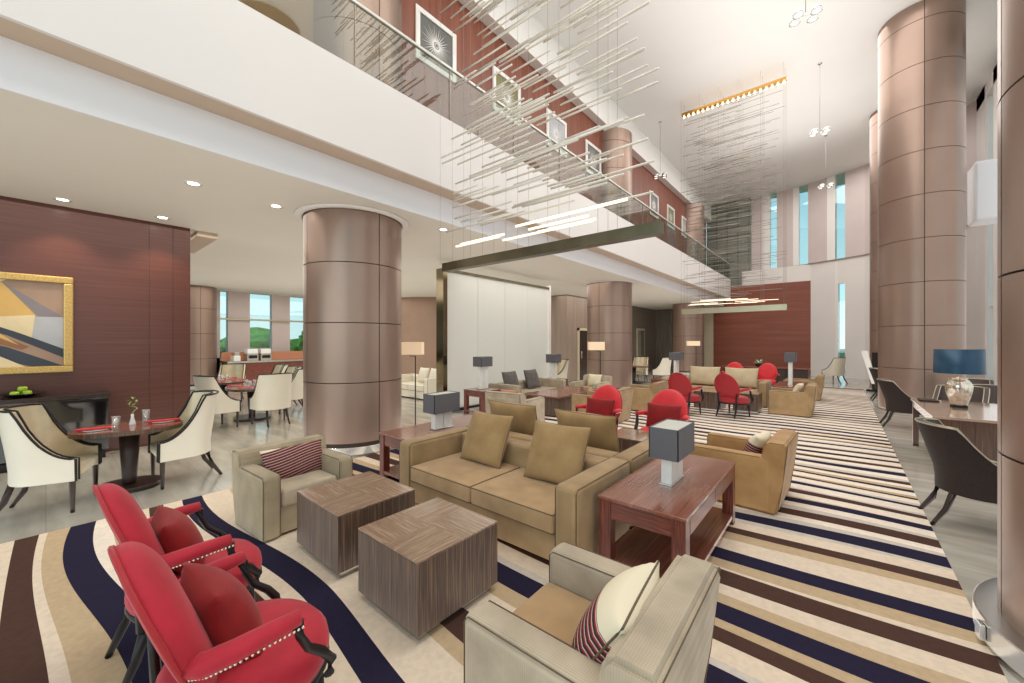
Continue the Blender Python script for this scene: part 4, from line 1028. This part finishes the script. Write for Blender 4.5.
# ---- chandeliers of horizontal rods
def chandelier(label, X0, X1, Y, zb, zt, nrod, bar, rodr, lit_n, seed, layers=(-.22, 0, .22), topbar=False, step=.31, stuff=0, wr=.0025, barh=.115, mg=.12, rmat='rodglass'):
    rnd = random.Random(seed)
    t = thing('rod_chandelier', ((X0+X1)/2, Y, zt), 0, label, 'chandelier')
    ox, oz = (X0+X1)/2, zt
    MB().box(X0-ox, X1-ox, -.055, .055, zb-oz, zb+barh-oz).build('bottom_bar', bar, t)
    if topbar:
        MB().box(X0-ox, X1-ox, -.06, .06, -.34, -.26).build('top_bar', 'brass', t)
        for k_ in range(20):
            x = X0-ox+.06+(X1-X0-.12)*k_/19
            b_ = MB(); b_.lathe([(.001, -.04), (.022, -.025), (.03, 0), (.022, .025), (.001, .03)], 8, mtx=Matrix.Translation((x, 0, -.375))); b_.build('bulb', 'bulb', t)
    wx = []; x = X0+mg+.04
    while x < X1-mg+.0: wx.append(x); x += step
    for x in wx:
        for ly in layers:
            MB().tube([(x-ox, ly, zb+.05-oz), (x-ox, ly, -.002)], wr, 4).build('suspension_wire', 'wire', t)
    zlo = zb+.32
    def rod(mb, z, lit=False):
        L = rnd.choice((.45, .6, .8, 1.05, 1.35)); 
        xa = X0+mg+rnd.random()*(X1-X0-L-mg*1.9); ly = rnd.choice(layers)
        mb.tube([(xa-ox, ly, z-oz), (xa+L-ox, ly, z-oz)], rodr*(1.2 if lit else 1), 6)
    zs = sorted(zlo+.12+(zt-.5-zlo-.12)*((k_+rnd.random())/nrod) for k_ in range(nrod))
    for k_, z in enumerate(zs):
        if k_ >= 92: break
        m_ = MB(); rod(m_, z); m_.build('rod', rmat, t)
    for k_ in range(lit_n):
        m_ = MB(); rod(m_, zlo-.04+.10*rnd.random(), True); m_.build('lit_rod', 'rodlit', t)
    if nrod > 92 or stuff:
        m_ = MB()
        for z in zs[92:]: rod(m_, z)
        o = m_.build('upper_rods', rmat, t); o['kind'] = 'stuff'
    return t
chandelier('huge near chandelier of suspended horizontal clear rods over a bronze bar', -4.39, -1.28, 3.72, 2.61, 9.0, 215, 'bronze', .0115, 6, 3, step=.6, wr=.0018)
chandelier('far chandelier of thin rods hung from a bulb-lit brass bar', -3.80, -1.10, 12.85, 2.45, 9.0, 230, 'fitting', .0065, 10, 5, topbar=True, step=.52, layers=(-.3, 0, .3), wr=.003, barh=.16, mg=.02, rmat='rodsteel')
# ---- spotlight clusters on wires
for (x, y, l) in ((-.45, 8.35, 'nearest spotlight cluster, hanging at the top edge'), (-.41, 13.24, 'spotlight cluster hanging midway, right of the far chandelier'),
                  (-.39, 18.0, 'smallest farthest hanging spotlight cluster'), (-4.64, 13.3, 'hanging spotlight cluster left of the far chandelier, by the balcony')):
    t = thing('spotlight_cluster', (x, y, 7.2), R(20), l, 'spotlight')
    MB().tube([(0, 0, 0), (0, 0, 1.8)], .006, 5).build('wire', 'wire', t)
    MB().lathe([(.001, 1.79), (.05, 1.79), (.05, 1.798)], 12).build('canopy', 'steel', t)
    MB().box(-.20, .20, -.015, .015, -.02, .01).build('bracket', 'steel', t)
    for sx, sy in ((-.13, -.08), (.13, -.08), (-.13, .10), (.13, .10)):
        h_ = MB(); h_.lathe([(.04, .04), (.08, .0), (.085, -.05), (.055, -.052), (.05, .0)], 14, (sx, sy)); o = h_.build('lamp_head', 'steel', t)
        l_ = MB(); l_.lathe([(.001, -.045), (.054, -.045)], 12, (sx, sy)); l_.build('lens', 'lens2', o)
# ---- recessed downlights
for x, y, l in ((-7.76, .14, 'recessed downlight above the sideboard wall, leftmost'), (-5.8, 1.11, 'recessed downlight nearest, over the oval dining table'), (-7.74, 1.12, 'recessed downlight over the right part of the wood wall'),
                (-5.90, 2.02, 'recessed downlight at the left of the near column head'), (-5.02, 4.22, 'recessed downlight at the right of the near column head')):
    t = thing('recessed_downlight', (x, y, 3.45), 0, l, 'downlight')
    MB().lathe([(.055, -.004), (.085, -.006), (.09, 0)], 24).build('trim_ring', 'plate', t); MB().lathe([(.001, -.003), (.056, -.003)], 24).build('lens', 'down', t)
    ld = bpy.data.lights.new('downlight_beam', 'SPOT'); ld.energy = 26; ld.color = (1, .86, .66); ld.spot_size = R(100); ld.spot_blend = .6; ld.shadow_soft_size = .05
    lo_ = bpy.data.objects.new('downlight_beam', ld); COL.objects.link(lo_); lo_.location = (0, 0, -.02); lo_.parent = t; ld.energy = 60 if x < -7 else 24
# ---- trees beyond the restaurant windows
def blob(mb, c, r, seed, mtx=None):
    rnd = random.Random(seed); out = bmesh.ops.create_icosphere(mb.bm, subdivisions=3, radius=1.)
    for v in out['verts']:
        n_ = v.co.normalized(); k_ = 1+.16*math.sin(n_.x*7+seed)*math.sin(n_.y*6+seed*2)+.12*math.sin(n_.z*9+n_.x*5+seed)+rnd.uniform(-.06, .06)
        v.co = Vector(c)+Vector((n_.x*r[0], n_.y*r[1], n_.z*r[2]))*k_
    for v in out['verts']:
        for f in v.link_faces: f.smooth = False
tp = [(-34, 5.2), (-34, 10.2), (-34, 15.2), (-34, 20.2), (-34, 25.2), (-41, 6.8), (-41, 13), (-41, 19.4), (3.2, 52), (-3.5, 56)]
for k_, (x, y) in enumerate(tp):
    far = k_ > 7
    t = thing('tree', (x, y, -.4), 0, ('leafy green tree seen through the far slit window' if far else 'leafy green tree outside the restaurant windows'), 'tree', 'trees outside the slit window' if far else 'trees outside the restaurant windows')
    m_ = MB(); blob(m_, (0, 0, 1.6), (2.1, 2.1, 1.3+.12*(k_ % 3)), k_); blob(m_, (.8, 1.1, 1.3), (1.3, 1.4, 1.0), k_+20); m_.build('foliage', 'tree', t)
    MB().tube([(0, 0, 0), (0, 0, 1.4)], [.18, .12], 7).build('trunk', 'trunk', t)

# ------------------------------------------------------------------ LIGHT
wd = bpy.data.worlds.new('sky'); scn.world = wd; wd.use_nodes = True; nt = wd.node_tree; nt.nodes.clear()
out = nt.nodes.new('ShaderNodeOutputWorld'); bg = nt.nodes.new('ShaderNodeBackground')
tc = nt.nodes.new('ShaderNodeTexCoord'); sp = nt.nodes.new('ShaderNodeSeparateXYZ'); rp = nt.nodes.new('ShaderNodeValToRGB')
nt.links.new(tc.outputs['Generated'], sp.inputs[0]); nt.links.new(sp.outputs[2], rp.inputs['Fac'])
rp.color_ramp.elements[0].position = 0.; rp.color_ramp.elements[0].color = (.70, .93, .95, 1)
rp.color_ramp.elements[1].position = .5; rp.color_ramp.elements[1].color = (.16, .42, .62, 1)
e = rp.color_ramp.elements.new(.12); e.color = (.50, .86, .93, 1)
nt.links.new(rp.outputs[0], bg.inputs[0]); bg.inputs[1].default_value = 1.15; nt.links.new(bg.outputs[0], out.inputs['Surface'])
def area(name, loc, rot, sx, sy, p, col):
    l = bpy.data.lights.new(name, 'AREA'); l.shape = 'RECTANGLE'; l.size = sx; l.size_y = sy; l.energy = p; l.color = col
    o = bpy.data.objects.new(name, l); COL.objects.link(o); o.location = loc; o.rotation_euler = rot; return o
def point(loc, p, col, r=.3):
    l = bpy.data.lights.new('room_light', 'POINT'); l.energy = p; l.color = col; l.shadow_soft_size = r
    o = bpy.data.objects.new('room_light', l); COL.objects.link(o); o.location = loc; return o
W_ = (1., .95, .88)
area('overhead_fill_hall', (-1.0, 5, 8.9), (0, 0, 0), 5, 14, 520, (1, .97, .93))  # added overhead fill for the hall, no fixture there; next one too
area('overhead_fill_hall', (-1.0, 17, 8.9), (0, 0, 0), 5, 9, 380, (1, .97, .93))
area('floor_bounce_fill_hall', (-1.5, 8, .03), (PI, 0, 0), 8, 20, 260, (1, .97, .94))  # added fill at floor level, imitates floor bounce to lift the ceiling
area('ceiling_upfill_hall', (-1.2, 8, 7.0), (PI, 0, 0), 4, 20, 260, (1, .97, .94))  # added fill in mid-air to brighten the main ceiling; there is no cove
area('overhead_fill_low', (-7.2, 1.5, 3.40), (0, 0, 0), 3.2, 5, 60, W_)  # this and the next two: added warm fill under the lower ceiling, no fixtures
area('overhead_fill_low', (-12.5, 5, 3.40), (0, 0, 0), 7, 9, 260, W_)
area('overhead_fill_low', (-7, 12, 3.40), (0, 0, 0), 3.4, 12, 170, W_)
area('floor_bounce_fill_low', (-7.2, 1.5, .03), (PI, 0, 0), 4, 9, 52, W_)  # this and the next two: added upward fill in place of floor bounce
area('floor_bounce_fill_low', (-12.8, 5, .03), (PI, 0, 0), 7, 10, 120, W_)
area('floor_bounce_fill_low', (-7, 13, .03), (PI, 0, 0), 3.6, 14, 80, W_)
area('daylight_rear', (-2, -4.8, 3.0), (R(90), 0, 0), 9, 5, 210, (1, .98, .96))
area('daylight_right', (3.1, 7, 4.0), (0, R(90), 0), 7, 20, 220, (.96, .98, 1))

# ------------------------------------------------------------------ CAMERA
cam = bpy.data.cameras.new('camera'); cam.sensor_width = 36; cam.lens = 391/1024*36; cam.clip_start = .02; cam.clip_end = 400
co = bpy.data.objects.new('camera', cam); COL.objects.link(co); co.location = (0, 0, 1.6); co.rotation_euler = (R(90), 0, R(39.99))
scn.camera = co
scn.view_settings.view_transform = 'Standard'; scn.view_settings.look = 'None'; scn.view_settings.exposure = 0.; scn.view_settings.gamma = 1.
